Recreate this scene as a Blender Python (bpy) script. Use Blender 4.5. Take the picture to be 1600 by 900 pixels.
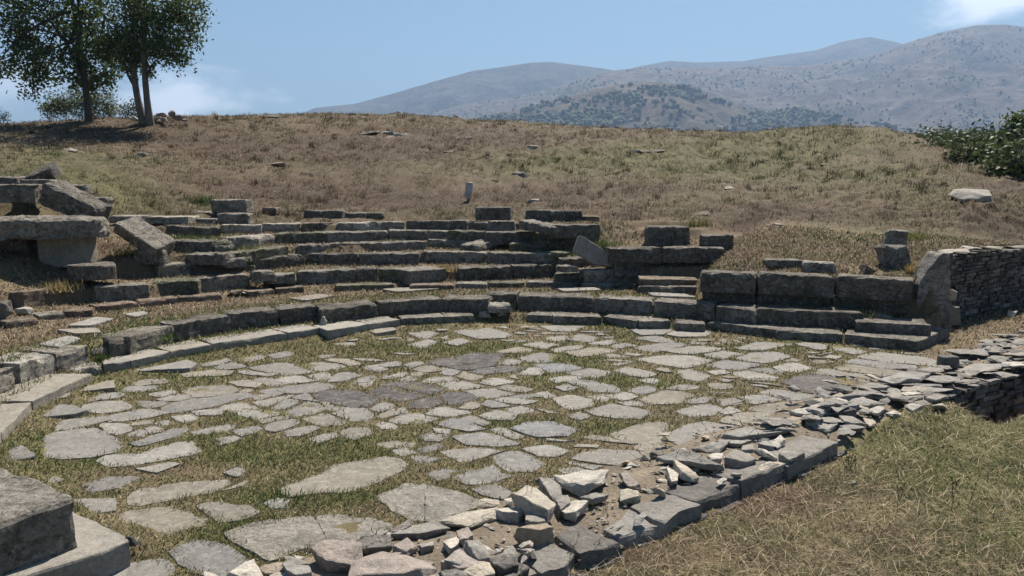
import bpy, bmesh, math, random
import numpy as np
from mathutils import Vector, Matrix

for _o in list(bpy.data.objects):
    bpy.data.objects.remove(_o)
SC = bpy.context.scene
COL = SC.collection
R = math.radians
random.seed(7)
RNG = np.random.default_rng(11)

# ---------------------------------------------------------------- camera
CAM_H, FPX, PITCH = 2.6, 1200.0, math.atan(170 / 1200)
cam_d = bpy.data.cameras.new("camera")
cam_d.sensor_width = 36
cam_d.lens = 36 * FPX / 1600
cam_d.clip_start, cam_d.clip_end = 0.1, 60000
cam = bpy.data.objects.new("camera", cam_d)
COL.objects.link(cam)
cam.location = (0, 0, CAM_H)
cam.rotation_euler = (math.pi / 2 - PITCH, 0, 0)
SC.camera = cam

# ---------------------------------------------------------------- light
SUN_AZ, SUN_EL = 24.0, 56.0            # degrees right of +Y, above the horizon
SUN_STRENGTH, SKY_STRENGTH, EXPOSURE = 5.0, 0.056, 1.06
sun_d = bpy.data.lights.new("sun", "SUN")
sun_d.energy = SUN_STRENGTH
sun_d.angle = R(0.5)
sun_d.color = (1.0, 0.90, 0.77)
sun = bpy.data.objects.new("sun", sun_d)
COL.objects.link(sun)
SUN_DIR = Vector((math.sin(R(SUN_AZ)) * math.cos(R(SUN_EL)), math.cos(R(SUN_AZ)) * math.cos(R(SUN_EL)), math.sin(R(SUN_EL))))
sun.rotation_euler = SUN_DIR.to_track_quat('Z', 'Y').to_euler()

def nod(nt, typ, **kw):
    n = nt.nodes.new(typ)
    for k, v in kw.items():
        if k.startswith('i_'):
            n.inputs[k[2:].replace('_', ' ')].default_value = v
        else:
            setattr(n, k, v)
    return n

world = bpy.data.worlds.new("World")
SC.world = world
world.use_nodes = True
nt = world.node_tree
nt.nodes.clear()
L = nt.links.new
sky = nod(nt, "ShaderNodeTexSky", sky_type='NISHITA', sun_disc=False)
sky.sun_elevation, sky.sun_rotation = R(SUN_EL), R(SUN_AZ)
sky.altitude, sky.air_density, sky.dust_density, sky.ozone_density = 250, 1.15, 1.3, 3.0
tc = nod(nt, "ShaderNodeTexCoord")
def cloud(center, ru, rv, scale, lo, hi, seed):
    """A bank of cloud round one direction of the sky (azimuth right of +Y and elevation, degrees)."""
    sep = nod(nt, "ShaderNodeSeparateXYZ"); L(tc.outputs['Generated'], sep.inputs[0])
    az = nod(nt, "ShaderNodeMath", operation='ARCTAN2'); L(sep.outputs[0], az.inputs[0]); L(sep.outputs[1], az.inputs[1])
    el = nod(nt, "ShaderNodeMath", operation='ARCSINE'); L(sep.outputs[2], el.inputs[0])
    def dev(src, c, r):
        a = nod(nt, "ShaderNodeMath", operation='SUBTRACT'); L(src.outputs[0], a.inputs[0]); a.inputs[1].default_value = R(c)
        b = nod(nt, "ShaderNodeMath", operation='DIVIDE'); L(a.outputs[0], b.inputs[0]); b.inputs[1].default_value = R(r)
        return b
    u, v = dev(az, center[0], ru), dev(el, center[1], rv)
    comb = nod(nt, "ShaderNodeCombineXYZ"); L(u.outputs[0], comb.inputs[0]); L(v.outputs[0], comb.inputs[1])
    ln = nod(nt, "ShaderNodeVectorMath", operation='LENGTH'); L(comb.outputs[0], ln.inputs[0])
    mp = nod(nt, "ShaderNodeMapping"); L(tc.outputs['Generated'], mp.inputs[0])
    mp.inputs['Scale'].default_value = (scale, scale, scale * 2.4); mp.inputs['Location'].default_value = (seed, seed * 1.7, 0)
    ns = nod(nt, "ShaderNodeTexNoise", i_Scale=1.0, i_Detail=9.0, i_Roughness=0.58); L(mp.outputs[0], ns.inputs['Vector'])
    sb = nod(nt, "ShaderNodeMath", operation='MULTIPLY_ADD'); L(ln.outputs['Value'], sb.inputs[0]); sb.inputs[1].default_value = -0.42; sb.inputs[2].default_value = 0.36
    ad = nod(nt, "ShaderNodeMath", operation='ADD'); L(ns.outputs['Fac'], ad.inputs[0]); L(sb.outputs[0], ad.inputs[1])
    mr = nod(nt, "ShaderNodeMapRange", interpolation_type='SMOOTHSTEP'); L(ad.outputs[0], mr.inputs[0])
    mr.inputs['From Min'].default_value = lo; mr.inputs['From Max'].default_value = hi
    return mr
tint = nod(nt, "ShaderNodeMix", data_type='RGBA', blend_type='MULTIPLY'); tint.inputs[0].default_value = 1.0
L(sky.outputs[0], tint.inputs[6]); tint.inputs[7].default_value = (0.64, 0.79, 0.83, 1)
last = tint.outputs[2]
for args, amt in (((((-23.5), 5.2), 7.5, 2.1, 10.0, 0.43, 0.80, 3.1), 0.62), ((((-34.5), 5.4), 6.0, 1.9, 9.0, 0.44, 0.85, 7.7), 0.5), (((31.5, 10.9), 5.5, 1.7, 12.0, 0.46, 0.85, 1.3), 0.55)):
    c = cloud(*args)
    mu = nod(nt, "ShaderNodeMath", operation='MULTIPLY'); L(c.outputs[0], mu.inputs[0]); mu.inputs[1].default_value = amt
    mx = nod(nt, "ShaderNodeMix", data_type='RGBA'); L(mu.outputs[0], mx.inputs[0]); L(last, mx.inputs[6])
    mx.inputs[7].default_value = (19.0, 19.0, 19.5, 1)
    last = mx.outputs[2]
bg = nod(nt, "ShaderNodeBackground"); bg.inputs[1].default_value = SKY_STRENGTH
L(last, bg.inputs[0])
wo = nod(nt, "ShaderNodeOutputWorld"); L(bg.outputs[0], wo.inputs[0])

SC.view_settings.view_transform = 'Standard'
SC.view_settings.look = 'None'
SC.view_settings.exposure = EXPOSURE
SC.view_settings.gamma = 1.0
SC.view_settings.use_curve_mapping = False
SC.cycles.max_bounces = 5
SC.cycles.volume_bounces = 0

# ---------------------------------------------------------------- maths helpers
_cp, _sp = math.cos(PITCH), math.sin(PITCH)
def ray(u, v):
    x, y = (u - 800) / FPX, (450 - v) / FPX
    return np.array([x, _cp + y * _sp, -_sp + y * _cp])
def Pz(u, v, z):
    """The point of height z that the photo shows at (u, v)."""
    d = ray(u, v); t = (z - CAM_H) / d[2]
    return np.array([d[0] * t, d[1] * t, z])
def PD(u, v, D):
    d = ray(u, v); t = D / d[1]
    return np.array([d[0] * t, D, CAM_H + d[2] * t])
def pix(p):
    x, y, z = p[0], p[1], p[2] - CAM_H
    f = y * _cp - z * _sp; up = y * _sp + z * _cp
    return 800 + FPX * x / f, 450 - FPX * up / f

def _h(ix, iy, iz, seed):
    h = (ix.astype(np.int64) * 374761393 + iy.astype(np.int64) * 668265263 + iz.astype(np.int64) * 2147483647 + seed * 1274126177) & 0xffffffff
    h = ((h ^ (h >> 13)) * 1274126177) & 0xffffffff
    h = ((h ^ (h >> 16)) * 2246822519) & 0xffffffff
    return ((h ^ (h >> 15)) & 0xffffff) / float(0xffffff) * 2 - 1
def noise3(P, freq=1.0, seed=0):
    P = np.asarray(P, float) * freq + 1000.0
    i = np.floor(P).astype(np.int64); f = P - i; f = f * f * (3 - 2 * f)
    o = 0
    for a in (0, 1):
        wa = f[:, 0] if a else 1 - f[:, 0]
        for b in (0, 1):
            wb = f[:, 1] if b else 1 - f[:, 1]
            for c in (0, 1):
                wc = f[:, 2] if c else 1 - f[:, 2]
                o = o + wa * wb * wc * _h(i[:, 0] + a, i[:, 1] + b, i[:, 2] + c, seed)
    return o
def fbm3(P, freq, seed=0, octs=4, rough=0.5):
    s, a, t = 0, 1.0, 0.0
    for k in range(octs):
        s = s + a * noise3(P, freq * 2 ** k, seed + k * 17); t += a; a *= rough
    return s / t
def fbm2(x, y, freq, seed=0, octs=4, rough=0.5):
    x = np.asarray(x, float).ravel(); y = np.asarray(y, float).ravel()
    return fbm3(np.stack([x, y, np.full_like(x, seed * 0.37)], 1), freq, seed, octs, rough)
def sstep(t):
    t = np.clip(t, 0, 1); return t * t * (3 - 2 * t)

# ---------------------------------------------------------------- mesh helpers
def mesh_obj(name, V, F, mat, loc=None, parent=None, col=None, smooth=False, color=None):
    V = np.asarray(V, float)
    if loc is None and parent is None:
        loc = np.array([(V[:, 0].min() + V[:, 0].max()) / 2, (V[:, 1].min() + V[:, 1].max()) / 2, V[:, 2].min()])
    if loc is None: loc = np.zeros(3)
    me = bpy.data.meshes.new(name)
    if isinstance(F, np.ndarray) and F.ndim == 2:
        n, k = F.shape
        me.vertices.add(len(V)); me.vertices.foreach_set("co", (V - loc).astype(np.float32).ravel())
        me.loops.add(n * k); me.loops.foreach_set("vertex_index", F.astype(np.int32).ravel())
        me.polygons.add(n); me.polygons.foreach_set("loop_start", np.arange(0, n * k, k, dtype=np.int32))
        try: me.polygons.foreach_set("loop_total", np.full(n, k, dtype=np.int32))
        except Exception: pass
        me.update(calc_edges=True)
    else:
        me.from_pydata([tuple(v) for v in (V - loc)], [], [tuple(int(i) for i in f) for f in F]); me.update()
    if col is not None:
        at = me.attributes.new("col", 'FLOAT_COLOR', 'POINT')
        c = np.ones((len(V), 4), np.float32); c[:, :3] = col
        at.data.foreach_set("color", c.ravel())
    if smooth: me.polygons.foreach_set("use_smooth", np.ones(len(me.polygons), bool))
    me.materials.append(mat)
    o = bpy.data.objects.new(name, me); COL.objects.link(o)
    if parent is not None:
        o.parent = parent
    o.location = loc
    if color is not None: o.color = (*color, 1)
    return o
def empty(name, loc):
    o = bpy.data.objects.new(name, None); COL.objects.link(o); o.location = loc; o.empty_display_size = 0.3
    return o
def tag(o, label=None, cat=None, group=None, kind=None):
    if label: o['label'] = label
    if cat: o['category'] = cat
    if group: o['group'] = group
    if kind: o['kind'] = kind
    elif cat: o['kind'] = 'thing'
    return o

def resample(poly, cell):
    poly = np.asarray(poly, float)[:, :2]; out = []
    for a, b in zip(poly, np.roll(poly, -1, 0)):
        n = max(1, int(round(np.linalg.norm(b - a) / cell)))
        for k in range(n): out.append(a + (b - a) * k / n)
    return np.array(out)
def area(poly):
    x, y = np.asarray(poly)[:, 0], np.asarray(poly)[:, 1]
    return 0.5 * np.sum(x * np.roll(y, -1) - y * np.roll(x, -1))
def prism(poly, z0, z1, seed=0, cell=0.06, amp=0.012, edge=0.02, round_=0.35, chip=1.0, tilt=None, batter=0.0):
    """A hewn stone: an outline given height, with worn arrises and uneven faces. z1 may be a plane (z, dzdx, dzdy)."""
    poly = np.asarray(poly, float)[:, :2]
    if area(poly) < 0: poly = poly[::-1]
    q = resample(poly, cell)
    # soften the corners of the outline
    for _ in range(2 if round_ > 0 else 0):
        q = q * (1 - round_) + round_ * 0.5 * (np.roll(q, 1, 0) + np.roll(q, -1, 0))
    n = len(q); c = q.mean(0)
    tn = np.roll(q, -1, 0) - np.roll(q, 1, 0)
    nrm = np.stack([tn[:, 1], -tn[:, 0]], 1); nrm /= np.maximum(1e-9, np.linalg.norm(nrm, axis=1))[:, None]
    q = q + nrm * (fbm2(q[:, 0], q[:, 1], 3.2, seed, 3) * amp * 1.8)[:, None]
    dc = c - q; ld = np.linalg.norm(dc, axis=1)[:, None]; dc = dc / np.maximum(ld, 1e-9)
    h = z1 - z0
    ch = np.clip(0.9 + chip * 1.9 * fbm2(q[:, 0], q[:, 1], 4.5, seed + 5, 3), 0.12, 3.0)[:, None] * edge
    ch = np.minimum(ch, np.minimum(0.3 * ld, 0.45 * h))
    V = []
    nz = max(1, int(round(h / cell)))
    for k in range(nz + 1):
        t = k / nz
        z = z0 + (h - ch[:, 0]) * t
        V.append(np.column_stack([q + dc * batter * t, z]))
    V.append(np.column_stack([q + dc * (batter + ch * 0.35), z1 - ch[:, 0] * 0.3]))
    V.append(np.column_stack([q + dc * (batter + ch * 1.1), np.full(n, z1)]))
    q2 = q + dc * (batter + ch * 1.1)
    mr = max(2, min(7, int(np.min(ld) / cell)))
    for s in np.linspace(1, 0, mr + 1)[1:-1]:
        V.append(np.column_stack([c + (q2 - c) * s, np.full(n, z1)]))
    nr = len(V)
    V = np.vstack(V + [np.array([[c[0], c[1], z1]])])
    F = []
    for r_ in range(nr - 1):
        for i in range(n):
            j = (i + 1) % n
            F.append((r_ * n + i, r_ * n + j, (r_ + 1) * n + j, (r_ + 1) * n + i))
    for i in range(n):
        F.append(((nr - 1) * n + i, (nr - 1) * n + (i + 1) % n, nr * n))
    F.append(tuple(range(n - 1, -1, -1)))
    for ax in range(3):
        V[:, ax] += amp * fbm3(V, 5.0, seed + 31 * ax, 3) * (0.9 if ax < 2 else 0.7)
    V[:, :2] += (amp * .55 * noise3(V * np.array([2.2, 2.2, 16.0]), 1.0, seed + 77))[:, None] * np.vstack([np.tile(nrm, (nz + 2, 1)), np.zeros((len(V) - n * (nz + 2), 2))])
    V += (amp * .4 * noise3(V, 17.0, seed + 91))[:, None] * np.array([.5, .5, 1.0])
    if tilt is not None:
        ctr = np.array([c[0], c[1], z0])
        M = np.array(Matrix(tilt)) if not isinstance(tilt, np.ndarray) else tilt
        V = (V - ctr) @ M.T + ctr
    return V, F
def rot(axis, deg):
    return np.array(Matrix.Rotation(R(deg), 3, axis))
def worn(V, F, seed=0):
    """Breaks the clean facets of a stone into a rougher, worn surface."""
    size = float(np.ptp(V, axis=0).max())
    bm = bmesh.new(); vs = [bm.verts.new(v) for v in V]
    for f in F:
        try: bm.faces.new([vs[i] for i in f])
        except ValueError: pass
    bmesh.ops.triangulate(bm, faces=bm.faces[:])
    for _ in range(2 if size > .16 else 1):
        le = [e for e in bm.edges if e.calc_length() > max(.03, size * .12)]
        if le: bmesh.ops.subdivide_edges(bm, edges=le, cuts=1, use_grid_fill=True); bmesh.ops.triangulate(bm, faces=bm.faces[:])
    bm.verts.index_update(); W = np.array([v.co[:] for v in bm.verts]); G = [tuple(v.index for v in f.verts) for f in bm.faces]; bm.free()
    Q = W + seed * 3.7
    for ax in range(3): W[:, ax] += size * (.030 * noise3(Q, 4.5 / size, 3 + ax) + .016 * noise3(Q, 11 / size, 9 + ax))
    return W, G
def hull_of(P, bev):
    bm = bmesh.new()
    for p in P: bm.verts.new(p)
    r_ = bmesh.ops.convex_hull(bm, input=bm.verts)
    bmesh.ops.delete(bm, geom=[g for g in r_['geom_interior'] if isinstance(g, bmesh.types.BMVert)], context='VERTS')
    bmesh.ops.dissolve_limit(bm, angle_limit=R(7), verts=bm.verts, edges=bm.edges)
    bmesh.ops.bevel(bm, geom=bm.edges[:], offset=bev, segments=1, affect='EDGES', clamp_overlap=True)
    bm.verts.ensure_lookup_table(); bm.verts.index_update()
    V = np.array([v.co[:] for v in bm.verts]); F = [tuple(v.index for v in f.verts) for f in bm.faces]
    bm.free(); return worn(V, F, len(V) * .13)
def hull_stone(sx, sy, sz, seed, n=13, boxy=0.5):
    """A broken angular stone."""
    rg = np.random.default_rng(seed)
    P = rg.normal(size=(n, 3)); P /= np.linalg.norm(P, axis=1)[:, None]
    m = np.max(np.abs(P), axis=1)[:, None]; P = P * (1 - boxy) + (P / m) * boxy
    P *= rg.uniform(0.82, 1.0, (n, 1)); P = P * np.array([sx, sy, sz]) / 2
    bm = bmesh.new()
    for p in P: bm.verts.new(p)
    r_ = bmesh.ops.convex_hull(bm, input=bm.verts)
    bmesh.ops.delete(bm, geom=[g for g in r_['geom_interior'] if isinstance(g, bmesh.types.BMVert)], context='VERTS')
    bmesh.ops.dissolve_limit(bm, angle_limit=R(14), verts=bm.verts, edges=bm.edges)
    bmesh.ops.bevel(bm, geom=bm.edges[:], offset=min(sx, sy, sz) * 0.02, segments=1, affect='EDGES', clamp_overlap=True)
    bm.verts.ensure_lookup_table(); bm.verts.index_update()
    V = np.array([v.co[:] for v in bm.verts]); F = [tuple(v.index for v in f.verts) for f in bm.faces]
    bm.free()
    return worn(V, F, seed % 97)

# ---------------------------------------------------------------- materials
def new_mat(name):
    m = bpy.data.materials.new(name); m.use_nodes = True
    t = m.node_tree; t.nodes.clear()
    b = nod(t, "ShaderNodeBsdfPrincipled"); b.inputs['Roughness'].default_value = 0.9
    b.inputs['Specular IOR Level'].default_value = 0.2
    o = nod(t, "ShaderNodeOutputMaterial"); t.links.new(b.outputs[0], o.inputs[0])
    return m, t, b
def ramp(t, src, stops):
    r_ = nod(t, "ShaderNodeValToRGB"); t.links.new(src, r_.inputs[0])
    el = r_.color_ramp.elements
    while len(el) < len(stops): el.new(0.5)
    for e, (p, c) in zip(el, stops):
        e.position = p; e.color = (c[0], c[1], c[2], 1) if not isinstance(c, (int, float)) else (c, c, c, 1)
    return r_
def stone_mat(name, dark=0.35, lichen=0.35, scale=1.0, bump=0.6, pit=0.0, layers=0.0):
    """Weathered limestone; the object's own colour is the stone's colour, blotched with dark and pale crusts."""
    m, t, b = new_mat(name); Lk = t.links.new
    oi = nod(t, "ShaderNodeObjectInfo"); geo = nod(t, "ShaderNodeNewGeometry")
    def noise(s, d=6, r_=0.6, dist=0.0, vec=None):
        n = nod(t, "ShaderNodeTexNoise", i_Scale=s * scale, i_Detail=float(d), i_Roughness=r_, i_Distortion=dist)
        Lk(vec if vec is not None else geo.outputs['Position'], n.inputs['Vector']); return n
    n1 = noise(1.6, 9, 0.68, 0.4); n2 = noise(16, 6, 0.7); n3 = noise(60, 4, 0.7); n4 = noise(11.0, 8, 0.75, 0.8)
    r1 = ramp(t, n1.outputs['Fac'], [(0.30, 1 - dark * 0.9), (0.52, 1.0), (0.75, 1.15)])
    r2 = ramp(t, n2.outputs['Fac'], [(0.28, 1 - dark * 1.1), (0.5, 0.98), (0.72, 1.25)])
    r3 = ramp(t, n3.outputs['Fac'], [(0.25, 0.72), (0.5, 1.0), (0.75, 1.22)])
    def mul(a, c):
        x = nod(t, "ShaderNodeMix", data_type='RGBA', blend_type='MULTIPLY'); x.inputs[0].default_value = 1
        Lk(a, x.inputs[6]); Lk(c, x.inputs[7]); return x.outputs[2]
    if name.startswith('dry_wall'):
        ri = ramp(t, geo.outputs['Random Per Island'], [(0.0, 0.5), (0.6, 1.0), (1.0, 1.7)])
        r3_ = mul(r3.outputs[0], ri.outputs[0])
    else: r3_ = r3.outputs[0]
    c = mul(mul(mul(oi.outputs['Color'], r1.outputs[0]), r2.outputs[0]), r3_)
    # dark crust and pale lichen in patches
    rl = ramp(t, n4.outputs['Fac'], [(0.53, 0.0), (0.60, 1.0)])
    f = nod(t, "ShaderNodeMath", operation='MULTIPLY'); Lk(rl.outputs[0], f.inputs[0]); f.inputs[1].default_value = lichen
    mx = nod(t, "ShaderNodeMix", data_type='RGBA'); Lk(f.outputs[0], mx.inputs[0]); Lk(c, mx.inputs[6]); mx.inputs[7].default_value = (0.38, 0.37, 0.34, 1)
    n5 = noise(8.0, 8, 0.75, 0.5)
    rd = ramp(t, n5.outputs['Fac'], [(0.50, 0.0), (0.60, 1.0)])
    f2 = nod(t, "ShaderNodeMath", operation='MULTIPLY'); Lk(rd.outputs[0], f2.inputs[0]); f2.inputs[1].default_value = dark
    mx2 = nod(t, "ShaderNodeMix", data_type='RGBA'); Lk(f2.outputs[0], mx2.inputs[0]); Lk(mx.outputs[2], mx2.inputs[6]); mx2.inputs[7].default_value = (0.045, 0.041, 0.036, 1)
    Lk(mx2.outputs[2], b.inputs['Base Color'])
    # relief
    hsum = nod(t, "ShaderNodeMath", operation='ADD'); Lk(n2.outputs['Fac'], hsum.inputs[0])
    h3 = nod(t, "ShaderNodeMath", operation='MULTIPLY'); Lk(n3.outputs['Fac'], h3.inputs[0]); h3.inputs[1].default_value = 0.45
    Lk(h3.outputs[0], hsum.inputs[1]); hh = hsum.outputs[0]
    if pit:
        vo = nod(t, "ShaderNodeTexVoronoi", i_Scale=26.0 * scale); Lk(geo.outputs['Position'], vo.inputs['Vector'])
        pm = nod(t, "ShaderNodeMath", operation='MULTIPLY_ADD'); Lk(vo.outputs['Distance'], pm.inputs[0]); pm.inputs[1].default_value = pit; Lk(hh, pm.inputs[2]); hh = pm.outputs[0]
    if layers:
        mp = nod(t, "ShaderNodeMapping"); Lk(geo.outputs['Position'], mp.inputs[0]); mp.inputs['Scale'].default_value = (1.2, 1.2, 14)
        nl = noise(2.2, 5, 0.6, 0.4, mp.outputs[0])
        pm = nod(t, "ShaderNodeMath", operation='MULTIPLY_ADD'); Lk(nl.outputs['Fac'], pm.inputs[0]); pm.inputs[1].default_value = layers; Lk(hh, pm.inputs[2]); hh = pm.outputs[0]
    bp = nod(t, "ShaderNodeBump", i_Strength=bump, i_Distance=0.03); Lk(hh, bp.inputs['Height'])
    Lk(bp.outputs[0], b.inputs['Normal'])
    return m
def attr_mat(name, rough=0.9, var=0.25, vscale=30.0, bump=0.0, bdist=0.02, transl=0.0):
    m, t, b = new_mat(name); Lk = t.links.new
    a = nod(t, "ShaderNodeAttribute", attribute_name='col')
    b.inputs['Roughness'].default_value = rough
    src = a.outputs['Color']
    if var or bump:
        geo = nod(t, "ShaderNodeNewGeometry")
        n = nod(t, "ShaderNodeTexNoise", i_Scale=vscale, i_Detail=7.0, i_Roughness=0.7); Lk(geo.outputs['Position'], n.inputs['Vector'])
        r_ = ramp(t, n.outputs['Fac'], [(0.25, 1 - var * 1.6), (0.5, 1.0), (0.75, 1 + var * 1.6)])
        x = nod(t, "ShaderNodeMix", data_type='RGBA', blend_type='MULTIPLY'); x.inputs[0].default_value = 1
        Lk(src, x.inputs[6]); Lk(r_.outputs[0], x.inputs[7]); src = x.outputs[2]
        if bump:
            bp = nod(t, "ShaderNodeBump", i_Strength=bump, i_Distance=bdist); Lk(n.outputs['Fac'], bp.inputs['Height']); Lk(bp.outputs[0], b.inputs['Normal'])
    Lk(src, b.inputs['Base Color'])
    if transl:
        tr = nod(t, "ShaderNodeBsdfTranslucent"); Lk(src, tr.inputs[0])
        ms = nod(t, "ShaderNodeMixShader"); ms.inputs[0].default_value = transl
        out = [n for n in t.nodes if n.type == 'OUTPUT_MATERIAL'][0]
        Lk(b.outputs[0], ms.inputs[1]); Lk(tr.outputs[0], ms.inputs[2]); Lk(ms.outputs[0], out.inputs[0])
    return m
M_SEAT = stone_mat("weathered_seat_stone", dark=0.75, lichen=0.42, bump=1.0, layers=0.6)
M_PAVE = stone_mat("paving_stone", dark=0.22, lichen=0.25, bump=0.4)
M_PIT = stone_mat("pitted_paving_stone", dark=0.4, lichen=0.3, bump=0.8, pit=-0.45)
M_RUB = stone_mat("broken_limestone", dark=0.3, lichen=0.2, bump=0.7, scale=1.4)
M_WALL = stone_mat("dry_wall_stone", dark=0.5, lichen=0.2, bump=0.7, layers=0.4)
M_GROUND = attr_mat("soil_and_turf", var=0.3, vscale=38.0, bump=0.7, bdist=0.03)
M_GRASS = attr_mat("grass_blade", rough=0.75, var=0.0, transl=0.25)
M_LEAF = attr_mat("leaf", rough=0.55, var=0.0, transl=0.25)
M_BARK = attr_mat("bark", var=0.35, vscale=14.0, bump=0.8)
# ================================================================ the lie of the land
# Height of each course's tread above the orchestra, and the front edge of each course as the ring it follows.
CX, CY = 0.4, 8.0
ZR = {1: .187, 2: .430, 3: .511, 4: .758, 5: .98, 6: 1.153, 7: 1.365, 8: 1.555}
RING = {
 1: [(196,838),(120,806),(3,674),(18,654),(54,624),(108,594),(146,581),(204,564),(266,549),(348,535),(500,512),(576,508),(620,498),(696,495),(742,493)],
 2: [(116,782),(20,572),(88,552),(140,540),(202,527),(270,508),(320,498),(368,491),(436,484),(498,478),(524,476),(586,473),(640,470),(690,466),(770,464),(808,462),(920,465),(1020,470),(1080,472),(1120,476),(1180,482),(1250,485),(1320,489),(1345,491)],
 3: [(8,502),(58,497),(140,484),(216,470),(278,466),(346,460),(428,452),(500,447),(616,445),(720,443),(826,441),(908,442),(990,444),(1082,446)],
 4: [(38,456),(144,449),(232,444),(310,437),(388,430),(464,425),(520,422),(590,419),(697,419),(800,417),(866,415),(918,422),(992,421)],
 5: [(248,414),(344,407),(400,404),(476,398),(560,398),(660,395),(760,395),(840,396),(866,398)],
 6: [(286,396),(348,397),(376,394),(452,385),(560,382),(668,376),(744,377),(793,378),(868,380)],
 7: [(264,376),(330,376),(368,372),(428,365),(512,364),(610,361),(696,360),(758,362)],
 8: [(240,352),(316,355),(344,352),(468,349),(532,349),(594,347),(632,345),(730,346),(800,348)],
}
# the right-hand wing stands on other levels: (ring, pixel, height)
EXTRA = {
 2: [(1360,503,.33),(1400,505,.33),(1456,508,.33)],
 1: [(822,492,.165),(860,493,.165),(940,494,.165),(1000,500,.165),(1058,505,.165),(1140,508,.165),(1210,515,.165),(1320,521,.165),(1366,526,.165),(1418,535,.165)],
 4: [(1004,436,.675),(1080,437,.675),(1096,426,.965),(1180,428,.965),(1300,432,.965),(1424,437,.965)],
 5: [(1040,399,1.04),(1118,401,1.04)],
 6: [(960,388,1.2),(1090,388,1.25)],
 7: [(935,366,1.4),(1012,357,1.42),(1090,356,1.45)],
 8: [(935,350,1.6),(1012,344,1.6),(1090,344,1.6)],
}
WIDE_LEFT = {5: 138, 6: 139, 7: 137, 8: 134}
def polar(x, y):
    th = np.degrees(np.arctan2(y - CY, x - CX)); th = np.where(th < -90, th + 360, th)
    return th, np.hypot(x - CX, y - CY)
ROWS = {}
for k in ZR:
    pts = [(Pz(u, v, ZR[k]), ZR[k]) for u, v in RING[k]] + [(Pz(u, v, z), z) for u, v, z in EXTRA.get(k, [])]
    a = []
    for p, z in pts:
        t_, r_ = polar(p[0], p[1]); a.append((float(t_), float(r_), z))
    a.sort(); ROWS[k] = np.array(a)
def row_r(k, th): return np.interp(th, ROWS[k][:, 0], ROWS[k][:, 1])
def row_z(k, th): return np.interp(th, ROWS[k][:, 0], ROWS[k][:, 2])
TH_R = float(polar(*Pz(1482, 520, 0)[:2])[0])
TH_E = {k: float(polar(*Pz(u, v, z)[:2])[0]) for k, (u, v, z) in {3: (1428,440,.9), 4: (1428,440,.965), 2: (1438,507,.34)}.items()}
TH_B = float(polar(*Pz(1092,426,.965)[:2])[0])
TH_L = float(polar(*Pz(205, 848, .15)[:2])[0])

# the hill behind, as a smooth surface through surveyed heights
W0, W1 = Pz(1478, 505, 0)[:2], Pz(1600, 478, 0)[:2]        # foot of the dry-stone retaining wall
_wd = (W1 - W0) / np.linalg.norm(W1 - W0)
WALL_PTS = [W0, W1, W1 + _wd * 14]
_wn = np.array([-_wd[1], _wd[0]]); WALL_BACK = [p + _wn * .26 for p in (W0 - _wd * 1.0, W1, W1 + _wd * 14)]
_ctrl = []
for p, z in [(Pz(u, v, ZR[8]), ZR[8]) for u, v in RING[8]]: _ctrl.append((p[0], p[1], z))
for u, v, D in [(0,200,40),(110,192,37),(180,188,37),(230,188,37),(300,191,37),(345,184,42),(400,181,44),(480,182,45),(560,180,45),(640,180,45),(700,184,45),(760,188,44),(900,200,42),
                (1050,206,40),(1200,207,37),(1330,206,35),(1400,207,33),(1450,216,30),(1500,241,26),(1560,271,22.5),(1600,291,20),
                (100,285,19.5),(0,300,17.5),(200,250,26),(400,270,26),(800,285,25.5),(800,248,31),(560,240,32),(1100,280,25),(1100,240,31),(1300,300,22),(1300,240,29),
                (200,215,33),(60,330,16.2),(1010,340,19.2),(1200,345,18.2),(1400,340,18.5),(1480,300,20),(1520,325,18),(1590,340,17.8),(1250,395,15.2),(1390,400,15.4),(1500,380,15.3),(1590,386,16.8)]:
    p = PD(u, v, D); _ctrl.append(tuple(p))
_ctrl += [(W0[0]+.3, W0[1]+.5, 1.2), (W1[0]+.2, W1[1]+.5, 1.25), (-14,13.5,1.9),(-12,9,1.3),(-9,5,.7),(-20,20,3.2),(-30,36,4.6),
          (15.5,19,1.9),(19,24,1.2),(20,31,1.4),(24,38,1.2),(14.5,17,1.3),(17,40,4.0),(0,54,5.4),(-20,52,4.7),(14,50,3.9),(-35,50,3.9)]
_ctrl = np.array(_ctrl)
def _U(d2): return np.where(d2 > 1e-9, 0.5 * d2 * np.log(np.maximum(d2, 1e-9)), 0)
_n = len(_ctrl)
_K = _U(((_ctrl[:, None, :2] - _ctrl[None, :, :2]) ** 2).sum(2)) + np.eye(_n) * 0.4
_Pm = np.column_stack([np.ones(_n), _ctrl[:, :2]])
_A = np.block([[_K, _Pm], [_Pm.T, np.zeros((3, 3))]])
_w = np.linalg.solve(_A, np.concatenate([_ctrl[:, 2], np.zeros(3)]))
def hill(x, y):
    out = np.empty(len(x))
    for s in range(0, len(x), 20000):
        X, Y = x[s:s+20000], y[s:s+20000]
        d2 = (X[:, None] - _ctrl[None, :, 0]) ** 2 + (Y[:, None] - _ctrl[None, :, 1]) ** 2
        out[s:s+20000] = _U(d2) @ _w[:_n] + _w[_n] + _w[_n+1] * X + _w[_n+2] * Y
    return out

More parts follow.
